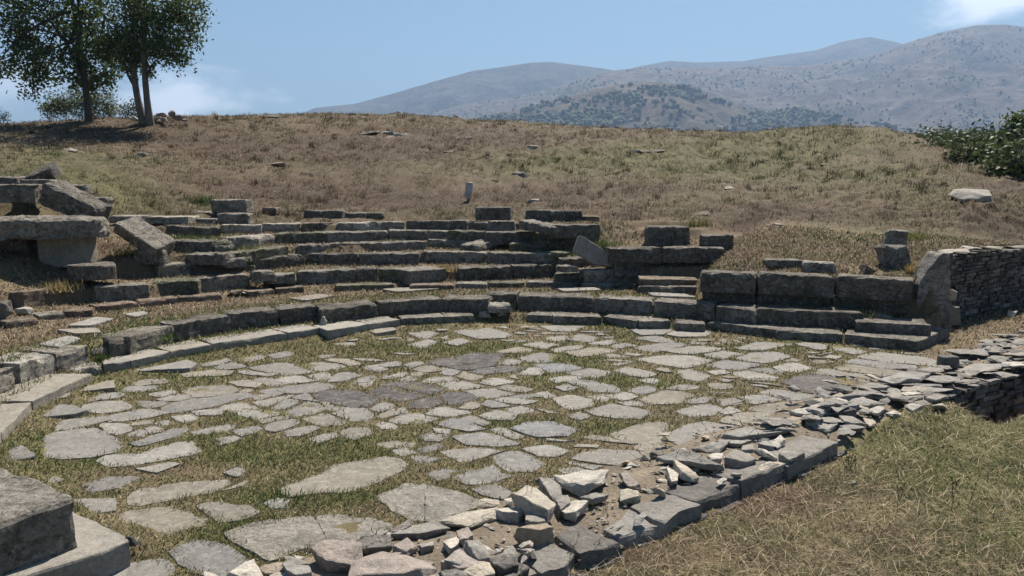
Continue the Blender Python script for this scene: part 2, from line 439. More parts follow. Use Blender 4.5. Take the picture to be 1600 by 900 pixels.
# the low rubble wall that closes the orchestra on the near side: its two edges
RW_L = [Pz(u, v, .03)[:2] for u, v in [(262,915),(345,893),(480,862),(615,828),(720,795),(790,768),(870,745),(1000,706),(1090,672),(1180,648),(1250,618),(1330,596),(1400,583),(1470,560),(1560,532),(1640,508)]]
RW_R = [Pz(u, v, .10)[:2] for u, v in [(760,930),(830,893),(930,853),(1050,803),(1140,762),(1230,724),(1310,688),(1370,655),(1440,622),(1510,594),(1600,572),(1700,545)]]
RW_L, RW_R = np.array(RW_L), np.array(RW_R)
RW_L = np.vstack([RW_L, RW_L[-1] + (RW_L[-1] - RW_L[-3]) * 2.2]); RW_R = np.vstack([RW_R, RW_R[-1] + (RW_R[-1] - RW_R[-3]) * 2.2])
def seg_dist(x, y, P, pos=False):
    """Distance to a polyline and the signed side (positive to its right)."""
    best = np.full(len(x), 1e9); side = np.zeros(len(x)); par = np.zeros(len(x))
    for i in range(len(P) - 1):
        a, b = P[i], P[i+1]; d = b - a; L2 = d @ d
        t = ((x - a[0]) * d[0] + (y - a[1]) * d[1]) / L2
        tc_ = np.clip(t, 0, 1); px, py = a[0] + d[0] * tc_, a[1] + d[1] * tc_
        ds = np.hypot(x - px, y - py); s = (x - a[0]) * d[1] - (y - a[1]) * d[0]
        m = ds < best; best = np.where(m, ds, best); side = np.where(m, s, side); par = np.where(m, (i + tc_) / (len(P) - 1), par)
    return best, np.sign(side), par

def ground(x, y, rough=True):
    x = np.asarray(x, float).ravel(); y = np.asarray(y, float).ravel()
    th, r = polar(x, y)
    st = np.zeros(len(x)); prev = np.zeros(len(x))
    for k in ZR:
        rk, zk = row_r(k, th), row_z(k, th)
        hi, lo = ROWS[k][-1, 0], ROWS[k][0, 0]
        wl = WIDE_LEFT.get(k, 400)
        w = 0.22 + 1.3 * sstep((th - wl) / 6)
        if k >= 5: w = w + 2.2 * sstep((lo + 1 - th) / 6)
        rk = np.where(th > wl, rk - 0.25 * sstep((th - wl) / 8), rk)
        e_ = TH_E.get(min(k, 4))
        st = st + (zk - prev) * sstep((r - rk - 0.08 - (.24 * (th < TH_B) if k == 4 else 0)) / w) * (1 if e_ is None else sstep((th - e_ - 0.1) / 0.5))
        prev = zk
    st = np.maximum(0, st - 0.028 * sstep(st / .1)) * sstep((th - TH_R + 1.2) / 0.6) * sstep((TH_L - 2.0 - th) / 4)
    h = hill(x, y)
    r8 = row_r(8, th)
    t = sstep((r - r8 - 0.5) / 1.8)
    # right wing above the orthostats: the slope starts from the bench itself
    t_r = sstep((r - row_r(4, th) - 0.15) / 1.4) * sstep((ROWS[5][0, 0] + 1.0 - th) / 5)
    t = np.maximum(t, t_r)
    z = st * (1 - t) + h * t
    # the parodos in front of the retaining wall is level
    dw, sw, _ = seg_dist(x, y, WALL_BACK)
    par = (x > W0[0] - 0.6) & (y < W0[1] + 3.2) & (sw > 0)
    front = (th < TH_R) & (sw > 0) | ((x > 7.35) & (y > 11) & (sw > 0) & (y < 30))
    z = np.where(front, 0.0, z)
    z = np.where((th < TH_R) & (sw <= 0) & (x > 5), h, z)
    # soil has built up against the kerb
    gap = row_r(1, th) - r
    z = z + np.where((gap > -.1) & (th > TH_R + 2) & (th < TH_L - 1), (.022 + .055 * sstep((th - 97) / 10)) * sstep(1 - np.abs(gap) / .5), 0)
    # near side of the orchestra
    d, s, par_ = seg_dist(x, y, RW_R)
    near = (s > 0) & (y < 14)
    zn = -0.035 + 0.02 * fbm2(x, y, 0.5, 3)
    up = Pz(1440, 640, .05)[:2]
    zn = zn + 0.13 * np.exp(-(((x - up[0]) / 1.3) ** 2 + ((y - up[1]) / 0.55) ** 2))
    zn = zn - 0.62 * sstep((x - 4.9) / 0.9) * sstep((0.95 - d) / 0.45)
    z = np.where(near & ((th < TH_R + 0.0) | (r < 8)) & (y < 11.5), zn, z)
    near_l = (th > TH_L + 3) | ((th < -60) & (y < 8))
    z = np.where(near_l & (x < -2.0) & (y < 8), np.minimum(z, 0.0), z)
    # far country
    dist = np.hypot(x, y)
    far = sstep((dist - 58) / 260)
    z = z * (1 - far) - 38 * far
    z = np.where((y < 2.5), z * sstep((y + 2) / 4.5), z)
    if rough:
        amp = 0.008 + 0.12 * sstep((r - r8 - 0.3) / 2) * (r < 70) + 0.012 * (r > row_r(2, th))
        z = z + amp * fbm2(x, y, 2.0, 5, 4) + 0.55 * amp * fbm2(x, y, 6.0, 8, 2)
        hl = sstep((r - r8) / 4) * (dist < 70)
        z = z + hl * (0.14 * fbm2(x, y, 0.32, 12, 3) + 0.12 * fbm2(x, y, 0.9, 14, 2))
    return z

# ---------------------------------------------------------------- where the turf is green, straw or bare (measured on the ground)
def gpt(u, v):
    """The ground point seen at (u, v), by stepping along the sight line."""
    d = ray(u, v); t = np.concatenate([np.linspace(3.2, 24, 420), np.linspace(24.2, 75, 260)])
    P = np.array([0, 0, CAM_H])[None, :] + d[None, :] * (t / d[1])[:, None]
    g = ground(P[:, 0], P[:, 1]); m = np.nonzero(P[:, 2] <= g)[0]
    i = m[0] if len(m) else len(t) - 1
    return np.array([P[i, 0], P[i, 1], g[i]])
GREEN = [(400,708,.55,.3,.9),(330,690,.4,.2,.6),(560,690,.5,.2,.7),(540,712,.6,.2,.5),(150,725,.5,.25,.6),(60,700,.3,.4,.8),(250,560,.5,.3,.5),(140,680,.35,.2,.6),(725,545,1.3,.3,.9),(960,594,.8,.45,.9),
         (1230,540,.6,.25,1.0),(1180,545,.7,.2,.8),(885,562,.5,.35,.8),(840,572,.5,.3,.5),(1120,560,.6,.2,.5),(440,655,.7,.25,.6),(300,590,.6,.3,.5),(210,610,.6,.25,.5),(560,780,.9,.2,.5),(470,785,.5,.15,.5),(380,840,.3,.3,.5),(800,668,.7,.25,.5),(980,675,1.,.25,.5),
         (1060,500,.8,.2,.5),(230,540,.6,.3,.7),(120,560,.3,.2,.5),(60,585,.2,.2,.5),(300,520,.4,.15,.5),
         (350,372,.8,.5,.8),(300,380,.6,.4,.9),(330,320,.5,.5,.9),(420,392,1.,.4,.5),(560,372,2.,.4,.4),(820,387,1.,.3,.5),(930,380,.7,.4,.6),(880,410,.5,.3,.5),(215,375,.4,.4,.3),(340,440,.6,.2,.5),(480,440,.5,.15,.6),
         (90,245,3.,3.5,.8),(40,280,2.2,2.0,.7),(170,300,1.2,1.2,.7),(140,272,1.4,1.4,.7),(230,330,.6,.5,.4),(420,215,3.,2.,.25),(480,260,2,2,.35),(640,268,2.,2.,.35),(860,258,3.5,3.,.5),(960,245,4,3,.4),(1060,262,3,2.5,.55),(1180,265,3,2.5,.45),(1280,230,4,4,.45),(1380,270,2.5,2.,.5),(1200,225,5,4,.35),(1450,300,1.,1.5,.5),(1060,225,4,3,.3),(760,240,4,3,.25),
         (1360,372,1.6,.7,.5),(1300,400,1.,.5,.35),(1090,340,.7,.6,.4),
         (1500,690,.9,.5,.55),(1420,668,.7,.3,.6),(1560,740,.7,.5,.5),(1540,660,.6,.3,.35),(1330,700,.18,.15,.7),(1590,850,.4,.3,.35),(1460,760,.6,.35,.35),(1250,705,.2,.1,.5)]
BARE = [(560,250,6,6,.7),(430,300,2.2,1.6,.7),(650,318,3.2,1.2,.95),(560,300,2.,1.6,.6),(320,235,3,3,.55),(200,205,4,3,.5),(240,265,2,2,.4),(760,215,6,4,.5),(860,310,2.5,1.,.6),(960,335,1.3,1.,.6),(1180,350,1.4,1.2,.55),(1250,330,2.2,1.2,.4),(1000,300,2.,1.2,.4),(1430,245,2,3,.4),(1560,360,1.2,1.2,.5),(1560,300,1.,1.5,.5),
        (240,470,1.2,.2,.4),(650,452,2.,.15,.4),(870,520,1.,.35,.4),(200,430,.4,.6,.5),(160,390,.5,.6,.6),
        (1150,790,.6,.3,.5),(1000,870,.5,.25,.5),(1250,780,.6,.3,.45),(1300,740,.3,.2,.3),(1180,860,.4,.2,.35),(1380,830,.4,.2,.3),(420,620,.9,.25,.45),(250,735,.5,.15,.7),(520,770,.5,.12,.4),(700,800,.4,.2,.3),(1250,565,.7,.3,.3),(600,790,.3,.12,.6)]
_G = [(*gpt(u, v)[:2], a, b, w) for u, v, a, b, w in GREEN]
_B = [(*gpt(u, v)[:2], a, b, w) for u, v, a, b, w in BARE]
def field(x, y):
    x = np.asarray(x, float).ravel(); y = np.asarray(y, float).ravel()
    g = 0.17 + 0.34 * fbm2(x, y, 0.55, 41, 4) + 0.30 * fbm2(x, y, 2.6, 43, 3)
    b = 0.26 + 0.34 * fbm2(x, y, 0.7, 51, 4) + 0.26 * fbm2(x, y, 3.0, 53, 3)
    for cx, cy, a, c, w in _G: 
        e = w * np.exp(-(((x - cx) / a) ** 2 + ((y - cy) / c) ** 2)); g = g + e; b = b - 0.5 * e
    for cx, cy, a, c, w in _B:
        e = w * np.exp(-(((x - cx) / a) ** 2 + ((y - cy) / c) ** 2)); b = b + e; g = g - 0.6 * e
    th, r = polar(x, y); fl_ = (r < row_r(2, th) + 1) * (y > 4) * (x < 6); g = g + .40 * fl_; nr_ = (y < 9.5) & ~fl_.astype(bool); b = b - .03 * nr_; g = g - .17 * nr_; hl_ = (y > 14) & (r > row_r(8, th)); g = g + .07 * hl_
    return np.clip(g, 0, 1), np.clip(b, 0, 1)
C_STRAW, C_TAN, C_BROWN, C_RED = np.array([.37,.305,.205]), np.array([.225,.172,.115]), np.array([.12,.084,.057]), np.array([.225,.128,.088])
C_GREEN, C_OLIVE, C_DEEP = np.array([.075,.108,.032]), np.array([.14,.142,.055]), np.array([.05,.078,.022])

def axis(lo, hi, fine, cuts):
    """Grid lines: fine between the first pair of cuts, growing outward."""
    a = list(np.arange(cuts[0], cuts[1], fine)); s = fine
    x = a[-1]
    while x < hi: s *= 1.06; x += s; a.append(x)
    s = fine; x = a[0]; left = []
    while x > lo: s *= 1.06; x -= s; left.append(x)
    return np.array(left[::-1] + a)
gx = axis(-6000, 6000, 0.065, (-11, 12)); gy = axis(-300, 6800, 0.065, (3.0, 20.5))
GX, GY = np.meshgrid(gx, gy); fx, fy = GX.ravel(), GY.ravel()
gz = ground(fx, fy)
gg, gb = field(fx, fy)
gcol = C_TAN[None] * (1 - gb[:, None]) + C_BROWN[None] * gb[:, None]
gcol = gcol * (1 - 0.75 * gg[:, None]) + C_OLIVE[None] * 0.75 * gg[:, None]
_t, _r = polar(fx, fy); gcol *= (0.74 + 0.28 * fbm2(fx, fy, 5, 61, 3))[:, None] * np.where(_r > row_r(8, _t) + .4, .68, 1.0)[:, None]
nx_, ny_ = len(gx), len(gy)
ii = (np.arange(ny_ - 1)[:, None] * nx_ + np.arange(nx_ - 1)[None, :]).ravel()
GF = np.stack([ii, ii + 1, ii + 1 + nx_, ii + nx_], 1)
ground_o = mesh_obj("ground", np.column_stack([fx, fy, gz]), GF, M_GROUND, loc=np.zeros(3), col=gcol, smooth=True)
tag(ground_o, "dry grassy hillside and trodden earth floor of the ruined theatre", kind='structure')
# ================================================================ mountains, far woods, haze
def mountain(name, sky_pts, D0, D1, foot, label, colA, colB, seed, relief):
    """A mountain slope with its crest along surveyed bearings at distance D1, rising from the plain at D0."""
    u = np.array([p[0] for p in sky_pts], float); v = np.array([p[1] for p in sky_pts], float)
    n, m = 420, 90
    uu = np.linspace(u[0], u[-1], n)
    vv = np.interp(uu, u, v)
    k = np.exp(-np.linspace(-2, 2, 9) ** 2); k /= k.sum(); vv = np.convolve(np.pad(vv, 4, mode='edge'), k, 'valid')
    ang = (uu - 800) / FPX
    zc = CAM_H + (280 - vv) / FPX * D1
    T = np.concatenate([np.linspace(0, 1, m), 1 + np.linspace(0.02, 0.5, 12)])
    V = []
    for t in T:
        D = D0 + (D1 - D0) * t
        prof = (np.clip(t, 0, 1) ** 0.85) if t <= 1 else 1 - 1.5 * (t - 1)
        x, y = ang * D, np.full(n, D)
        P = np.column_stack([x, y, np.zeros(n)])
        rl = fbm3(P, 1 / relief, seed, 5, 0.52)
        rd = 1 - np.abs(fbm3(P, 1 / (relief * 1.7), seed + 3, 4, 0.5)) * 2
        sh = math.sin(math.pi * min(1, t)) if t < 1 else 0
        z = foot + (zc - foot) * prof + relief * (0.20 * rl + 0.16 * rd - 0.08) * (0.25 + sh) * (1 if t < 1 else 0.4) * min(1, (1 - t) * 6 + 0.06 if t < 1 else .2)
        V.append(np.column_stack([x, y, z]))
    V = np.vstack(V); M_ = len(T)
    ii = (np.arange(M_ - 1)[:, None] * n + np.arange(n - 1)[None, :]).ravel()
    F = np.stack([ii, ii + 1, ii + 1 + n, ii + n], 1)
    a = np.clip(0.5 + 1.3 * fbm3(V, 1 / (relief * 0.9), seed + 9, 6, 0.62), 0, 1)[:, None]
    s = np.clip(fbm3(V, 1 / 38.0, seed + 19, 4, 0.7) * 3.2 - 0.2, 0, 1)[:, None]
    c = np.array(colA)[None] * (1 - a) + np.array(colB)[None] * a
    c = (c * (1 - 0.8 * s) + np.array([.045, .055, .035])[None] * 0.8 * s) * .27
    o = mesh_obj(name, V, F, M_MOUNT, loc=np.array([0., 0., 0.]), col=c, smooth=True)
    tag(o, label, kind='structure')
    return V.reshape(M_, n, 3)
M_MOUNT = attr_mat("mountain_scrub", var=0.75, vscale=0.026, bump=1.0, bdist=16.0)
mountain("mountains", [(930,135),(985,112),(1040,102),(1080,105),(1150,103),(1200,95),(1260,87),(1300,74),(1340,67),(1385,76),(1420,92),(1480,104),(1600,110),(1750,140)], 3600, 4700, -30, "farthest blue mountain crest with a rounded summit", (.16,.15,.10), (.22,.19,.13), 3, 420)
mountain("mountains", [(380,222),(420,204),(460,187),(500,172),(560,166),(620,150),(680,133),(740,117),(780,112),(830,105),(860,104),(900,109),(940,114),(1000,125),(1100,150),(1200,190)], 2900, 4000, -30, "long blue mountain ridge falling to the plain", (.15,.15,.09), (.24,.20,.13), 5, 340)
_m3 = mountain("mountains", [(600,215),(640,196),(680,178),(740,164),(790,158),(850,146),(900,130),(950,117),(1000,112),(1060,114),(1150,111),(1250,109),(1340,96),(1400,75),(1450,60),(1500,50),(1545,49),(1575,53),(1600,44),(1660,24),(1720,18),(1850,60),(2000,140)], 1900, 3300, -30, "bare brown scrub mountain with rocky slopes", (.27,.19,.125), (.34,.27,.19), 8, 230)
_m4 = mountain("hills", [(640,230),(700,212),(760,186),(850,166),(900,150),(960,138),(1000,133),(1040,135),(1090,146),(1130,164),(1190,178),(1220,170),(1290,182),(1330,192),(1400,200),(1500,212),(1700,225)], 1350, 1950, -30, "low brown foothill dotted with dark trees", (.25,.18,.12), (.31,.25,.17), 13, 130)
M_WOOD = attr_mat("far_foliage", var=0.3, vscale=0.25)
ICO = bmesh.new(); bmesh.ops.create_icosphere(ICO, subdivisions=1, radius=1.0)
IV = np.array([v.co[:] for v in ICO.verts]); IF = np.array([[v.index for v in f.verts] for f in ICO.faces]); ICO.free()
def woods(name, label, spots, seed, size):
    rg = np.random.default_rng(seed); V, F, C = [], [], []
    for (x, y, z) in spots:
        s = size * rg.uniform(0.55, 1.35); k = len(V) * len(IV)
        w = IV * (1 + 0.35 * rg.normal(size=(len(IV), 1))) * np.array([s, s, s * rg.uniform(0.8, 1.3)])
        V.append(w + np.array([x, y, z + s * 0.5])); F.append(IF + k)
        C.append(np.tile(np.array([.045, .056, .03]) * rg.uniform(0.6, 1.7), (len(IV), 1)))
    o = mesh_obj(name, np.vstack(V), np.vstack(F), M_WOOD, loc=np.zeros(3), col=np.vstack(C))
    tag(o, label, kind='stuff')
def on_slope(M, keep, n, seed):
    rg = np.random.default_rng(seed); out = []; mm, nn = 88, M.shape[1]
    flat = M[:mm].reshape(-1, 3); uv = np.array([pix(p) for p in flat])
    idx = rg.permutation(len(flat))
    for i in idx:
        u, v = uv[i]; p = flat[i]
        if rg.random() < keep(u, v, p): out.append(p + rg.normal(size=3) * np.array([4, 4, 0]))
        if len(out) >= n: break
    return out
def blob(u, v, cu, cv, a, b): return math.exp(-(((u - cu) / a) ** 2 + ((v - cv) / b) ** 2))
def k4(u, v, p):
    d = max(blob(u, v, 1020, 150, 110, 26), blob(u, v, 900, 182, 110, 20), blob(u, v, 1230, 188, 75, 16), 0.6 * blob(u, v, 760, 190, 60, 14), .35 * blob(u, v, 1350, 200, 90, 10))
    f = 0.5 + 1.5 * noise3(np.array([p]), 1 / 55.0, 77)[0]
    return d * max(0.0, f) * 0.5
woods("woods", "scattered dark trees covering the foothill slope", on_slope(_m4, k4, 2600, 5), 2, 5.0)
def k3(u, v, p):
    f = 0.2 + 1.8 * noise3(np.array([p]), 1 / 120.0, 79)[0]
    return 0.16 * max(0.0, f) + .03
woods("scrub", "sparse dark scrub dots on the brown mountain", on_slope(_m3, k3, 3400, 6), 4, 3.6)
def haze_box(lo, hi, density):
    V = [(x, y, z) for x in (lo[0], hi[0]) for y in (lo[1], hi[1]) for z in (lo[2], hi[2])]
    F = [(0, 1, 3, 2), (4, 6, 7, 5), (0, 4, 5, 1), (2, 3, 7, 6), (0, 2, 6, 4), (1, 5, 7, 3)]
    m = bpy.data.materials.new("haze_air"); m.use_nodes = True; t = m.node_tree; t.nodes.clear()
    pv = nod(t, "ShaderNodeVolumePrincipled"); pv.inputs['Density'].default_value = density; pv.inputs['Color'].default_value = (0.36, 0.54, 0.84, 1); pv.inputs['Anisotropy'].default_value = 0.15
    o_ = nod(t, "ShaderNodeOutputMaterial"); t.links.new(pv.outputs[0], o_.inputs['Volume'])
    o = mesh_obj("haze", V, F, m, loc=np.zeros(3)); tag(o, "pale blue summer haze in the valley air", kind='stuff')
haze_box((-6500, -350, -60), (6500, 7200, 900), 0.00019)
# ================================================================ the stone seats
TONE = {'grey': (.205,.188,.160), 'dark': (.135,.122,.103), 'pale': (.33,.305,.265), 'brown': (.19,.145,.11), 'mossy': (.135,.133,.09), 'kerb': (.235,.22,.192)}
ROWNAME = {1: 'lowest kerb ring round the paving', 2: 'front seat row', 3: 'thin kerb row above the walkway', 4: 'second seat row', 5: 'third seat row', 6: 'fourth seat row', 7: 'fifth seat row', 8: 'topmost seat row'}
SEATS = []
def vary(c, s=0.12):
    k = RNG.uniform(1 - s, 1 + s); j = RNG.uniform(-0.02, 0.02)
    return tuple(float(min(1, x * k * (1 + jj))) for x, jj in zip(c, (j, 0, -j)))
_seed = [100]
def nseed(): _seed[0] += 1; return _seed[0]
def outward(A, B):
    d = (B - A)[:2]; n = np.array([-d[1], d[0]]); n /= np.linalg.norm(n)
    m = (A + B)[:2] / 2 - np.array([CX, CY])
    return n if n @ m > 0 else -n
def seat(row, x0, y0, x1, y1, z=None, d=.42, h=None, tone='grey', tilt=None, name='seat_block', amp=.032, edge=.046, skew=0.0, mat=None, chip=1.6):
    if z is None:
        zz = ZR[row]; th = float(polar(*Pz((x0 + x1) / 2, (y0 + y1) / 2, zz)[:2])[0]); z = zz
    z0_ = z + RNG.uniform(-.004, .004)
    A, B = Pz(x0, y0, z), Pz(x1, y1, z); n = outward(A, B)
    if h is None: h = {1: .2, 2: .27, 3: .12, 4: .27, 5: .26, 6: .21, 7: .24, 8: .22}[row]
    e = (B - A)[:2] / np.linalg.norm((B - A)[:2]) * 0.001
    a, b = A[:2] + e, B[:2] - e
    poly = np.array([a, b, b + n * d + e * skew * 10, a + n * d + e * skew * 10])
    V, F = prism(poly, z - h, z0_, nseed(), cell=.055 if A[1] > 8 else .045, amp=amp, edge=edge, round_=0.03, chip=chip)
    if not tilt and row > 2: tilt = ('n', float(RNG.normal() * .8))
    if tilt:
        ax = np.array([*((B - A)[:2] / np.linalg.norm((B - A)[:2])), 0]) if tilt[0] == 'e' else np.array([*n, 0])
        c = V.mean(0); M = np.array(Matrix.Rotation(R(tilt[1]), 3, Vector(ax))); V = (V - c) @ M.T + c
    o = mesh_obj(name, V, F, mat or M_SEAT, color=vary(TONE[tone]))
    SEATS.append(dict(o=o, row=row, x=(x0 + x1) / 2, tone=tone, len=float(np.linalg.norm(B - A)), th=float(polar(*((A + B) / 2)[:2])[0])))
    return o
# --- kerb ring
for a in [(-30,706,2,676),(3,675,50,627),(51,626,143,583)]: seat(1, *a, d=.62, tone='kerb', amp=.007, edge=.012, name='kerb_stone', mat=M_PAVE)
for a in [(112,579,160,571,'pale')]: seat(1, *a[:4], d=.5, tone=a[4], amp=.01, name='kerb_stone')
for a in [(163,569,204,564,'pale'),(205,564,265,550,'pale'),(266,549,330,538,'pale'),(332,537,449,520,'pale'),(450,520,499,512,'pale'),(512,516,574,507,'pale'),(576,506,625,499,'grey'),(626,498,695,495,'grey'),(696,495,742,493,'grey')]:
    seat(1, *a[:4], d=.50, tone='kerb' if a[0] < 600 else a[4], amp=.010, edge=.018, name='kerb_stone', mat=M_PAVE if a[0] < 600 else None)
for a in [(822,491,862,493,'grey'),(863,494,940,495,'grey'),(941,494,994,501,'grey'),(998,502,1048,501,'grey'),(1057,505,1103,506,'grey'),(1104,503,1212,515,'grey'),(1213,516,1318,522,'grey')]:
    seat(1, *a[:4], z=.165, d=.52, tone=a[4], amp=.014, edge=.03, name='kerb_stone')
# --- front seats
seat(2, -90,618,24,573, d=.55, tone='grey'); seat(2, 30,568,86,551, d=.6, tone='pale', amp=.014); seat(2, 87,551,140,538, d=.62, tone='pale', amp=.016)
seat(2, 142,546,186,538, z=.335, d=.45, h=.2, tone='grey', amp=.008)
seat(2, 170,531,202,526, d=.5, tone='dark', edge=.05); seat(2, 203,527,270,509, d=.5, tone='grey', edge=.05, amp=.02)
for a in [(271,508,360,493),(361,492,436,484),(437,484,498,478),(503,482,590,474),(591,473,690,467),(691,466,764,468)]: seat(2, *a, d=.5, tone='dark' if a[0] % 2 else 'grey', edge=.03)
seat(2, 764,478,800,477, z=.33, d=.4, h=.14, tone='pale', name='stair_step'); seat(2, 757,459,808,460, z=.455, d=.45, h=.28, tone='dark', name='stair_step')
for a in [(808,462,926,465),(927,465,1020,470),(1021,471,1117,477),(1118,478,1181,483),(1182,482,1350,490)]: seat(2, *a, d=.52, tone='dark' if a[0] in (808,1182) else 'grey', amp=.014)
seat(2, 1338,502,1456,508, z=.34, d=.6, h=.21, tone='dark', amp=.014)
# --- thin kerb
for a in [(8,503,58,497,'brown'),(60,493,100,488,'pale'),(101,487,145,484,'brown'),(152,479,216,471,'brown'),(217,471,279,465,'brown'),(280,464,346,460,'brown'),(391,456,428,452,'brown'),(430,451,476,449,'brown'),(524,447,616,444,'mossy'),(640,446,710,445,'brown'),(712,443,760,443,'grey'),(762,442,820,442,'mossy'),(822,441,905,441,'grey'),(908,442,960,443,'grey'),(962,443,995,444,'mossy')]:
    seat(3, *a[:4], d=.34, tone=a[4], amp=.016, edge=.03, name='kerb_stone')
# --- second row
seat(4, 36,457,100,447, z=.76, d=.62, h=.34, tone='brown', amp=.02, edge=.04)
for a in [(146,449,232,444,'grey'),(236,440,308,438,'mossy'),(311,436,388,429,'grey'),(464,425,555,421,'grey'),(556,420,590,419,'dark'),(591,420,637,422,'mossy'),(718,419,802,417,'dark'),(803,416,866,414,'dark'),(914,423,994,421,'grey')]:
    seat(4, *a[:4], tone=a[4], h=.29, edge=.035)
seat(4, 638,424,697,419, d=.72, h=.29, tone='grey', edge=.012, amp=.007)
seat(4, 389,437,419,435, z=.63, h=.16, d=.4, tone='grey'); seat(4, 429,437,459,437, z=.62, h=.14, d=.35, tone='brown')
seat(4, 868,428,912,428, z=.68, h=.2, d=.4, tone='dark'); seat(4, 869,416,902,416, z=.86, h=.12, d=.35, tone='grey')
seat(4, 1000,436,1092,437, z=.675, h=.16, d=.6, tone='brown', amp=.008, edge=.014, name='plinth_slab'); seat(4, 996,447,1094,449, z=.56, h=.16, d=.4, tone='dark', name='base_block')
for a in [(1095,425,1182,428),(1184,428,1305,432),(1307,431,1426,437)]: seat(4, *a, z=.965, h=.36, d=.42, tone='dark', name='bench_block', amp=.028, edge=.05)
for a in [(1098,453,1180,456),(1182,456,1300,461),(1302,461,1420,467)]: seat(4, *a, z=.62, h=.25, d=.4, tone='dark', name='base_block', amp=.02)
# --- third row
for a in [(248,414,345,406,'grey'),(400,404,476,398,'dark'),(477,397,560,397,'dark'),(561,397,655,396,'grey'),(656,394,760,395,'grey'),(761,395,867,397,'grey')]: seat(5, *a[:4], tone=a[4], h=.28, edge=.035)
seat(5, 358,416,396,415, z=.86, h=.16, tone='mossy'); seat(5, 872,394,894,392, z=1.03, h=.12, d=.3, tone='mossy', name='stair_step'); seat(5, 878,404,914,403, z=.93, h=.2, d=.3, tone='dark', name='stair_step')
seat(5, 1036,399,1122,401, z=1.04, h=.40, d=.5, tone='grey'); seat(5, 962,404,1034,402, z=1.0, h=.38, d=.5, tone='dark', amp=.03)
# --- fourth row
for a in [(286,396,348,398,'grey'),(376,394,450,385,'mossy'),(466,384,535,381,'grey'),(536,381,667,377,'grey'),(668,375,745,376,'grey'),(797,380,868,380,'mossy')]: seat(6, *a[:4], tone=a[4])
seat(6, 748,380,793,374, tone='grey', d=.5, h=.16, tilt=('n', -5), z=1.17)
seat(6, 955,389,1036,388, z=1.2, h=.3, d=.5, tone='dark', amp=.03); seat(6, 1037,387,1132,388, z=1.22, h=.3, d=.5, tone='dark', amp=.03)
for a in [(318,357,344,355,1.5,.12),(331,377,366,375,1.36,.12),(336,385,369,383,1.26,.12),(349,397,377,394,1.15,.12),(350,405,386,402,1.06,.12),(396,425,432,423,.84,.14),(418,430,462,428,.75,.12)]:
    seat(6, *a[:4], z=a[4], h=a[5] + .06, d=.4, tone='mossy' if a[0] % 2 else 'grey', name='stair_step')
for a in [(346,407,400,404),]: seat(5, *a, tone='mossy')
# --- fifth row
for a in [(262,376,330,377,'dark'),(366,372,430,365,'pale'),(431,365,512,364,'mossy'),(513,364,606,361,'grey'),(607,361,700,360,'grey'),(701,361,757,362,'mossy')]: seat(7, *a[:4], tone=a[4])
seat(7, 760,363,840,362, z=1.38, h=.3, d=.5, tone='dark', amp=.03); seat(7, 841,364,936,366, z=1.38, h=.35, d=.6, tone='dark', amp=.03)
# --- topmost row
for a in [(236,350,316,357,'dark'),(344,352,408,351,'pale'),(409,350,470,349,'pale'),(474,349,522,348,'brown'),(533,349,594,347,'pale'),(595,347,632,346,'grey'),(633,345,730,346,'dark'),(731,346,762,348,'dark')]: seat(8, *a[:4], tone=a[4])
seat(8, 763,346,806,346, z=1.6, h=.3, d=.45, tone='grey'); seat(8, 809,346,856,350, z=1.62, h=.2, d=.4, tone='grey', tilt=('n', 4)); seat(8, 858,352,938,352, z=1.58, h=.3, d=.5, tone='dark', amp=.03)

# ================================================================ loose and fallen blocks, each with its own words
def ctone(t): return vary(TONE[t]) if isinstance(t, str) else vary(t)
def blockD(x0, y0, x1, y1, D0, D1, h, d, label, tone='grey', name='stone_block', cat='stone block', yaw=None, tilt=None, amp=.022, edge=.04, mat=None, group=None, round_=.3):
    A, B = PD(x0, y0, D0), PD(x1, y1, D1); z = (A[2] + B[2]) / 2
    dv = (B - A)[:2]; n = np.array([-dv[1], dv[0]]); n /= np.linalg.norm(n)
    if n[1] < 0: n = -n
    poly = np.array([A[:2], B[:2], B[:2] + n * d, A[:2] + n * d])
    V, F = prism(poly, z - h, z, nseed(), cell=.055, amp=amp, edge=edge, round_=round_)
    if tilt:
        c = V.mean(0); V = (V - c) @ (rot(tilt[0], tilt[1])).T + c
    o = mesh_obj(name, V, F, mat or M_SEAT, color=ctone(tone)); tag(o, label, cat, group)
    return o
def extr(pts, D, depth, label, tone='grey', name='stone_slab', cat='stone slab', amp=.012, edge=.02, mat=None, lean=0, yaw=0, cell=.055):
    q = np.array([PD(u, v, D)[[0, 2]] for u, v in pts])
    V, F = prism(q, 0, depth, nseed(), cell=cell, amp=amp, edge=edge, round_=.02)
    V = np.column_stack([V[:, 0], D + depth - V[:, 2], V[:, 1]])
    c = V.mean(0); c[2] = V[:, 2].min()
    V = (V - c) @ (rot('Z', yaw) @ rot('X', lean)).T + c
    o = mesh_obj(name, V, F, mat or M_SEAT, color=ctone(tone)); tag(o, label, cat); return o
def slabXY(poly, z0, z1, label, tone, name='stone_slab', cat='stone slab', tilt=None, amp=.02, edge=.04, cell=.06, mat=None, round_=.3):
    V, F = prism(np.array(poly, float), z0, z1, nseed(), cell=cell, amp=amp, edge=edge, round_=round_)
    if tilt:
        c = V.mean(0)
        for ax, dg in tilt: V = (V - c) @ rot(ax, dg).T + c
    o = mesh_obj(name, V, F, mat or M_SEAT, color=ctone(tone)); tag(o, label, cat); return o

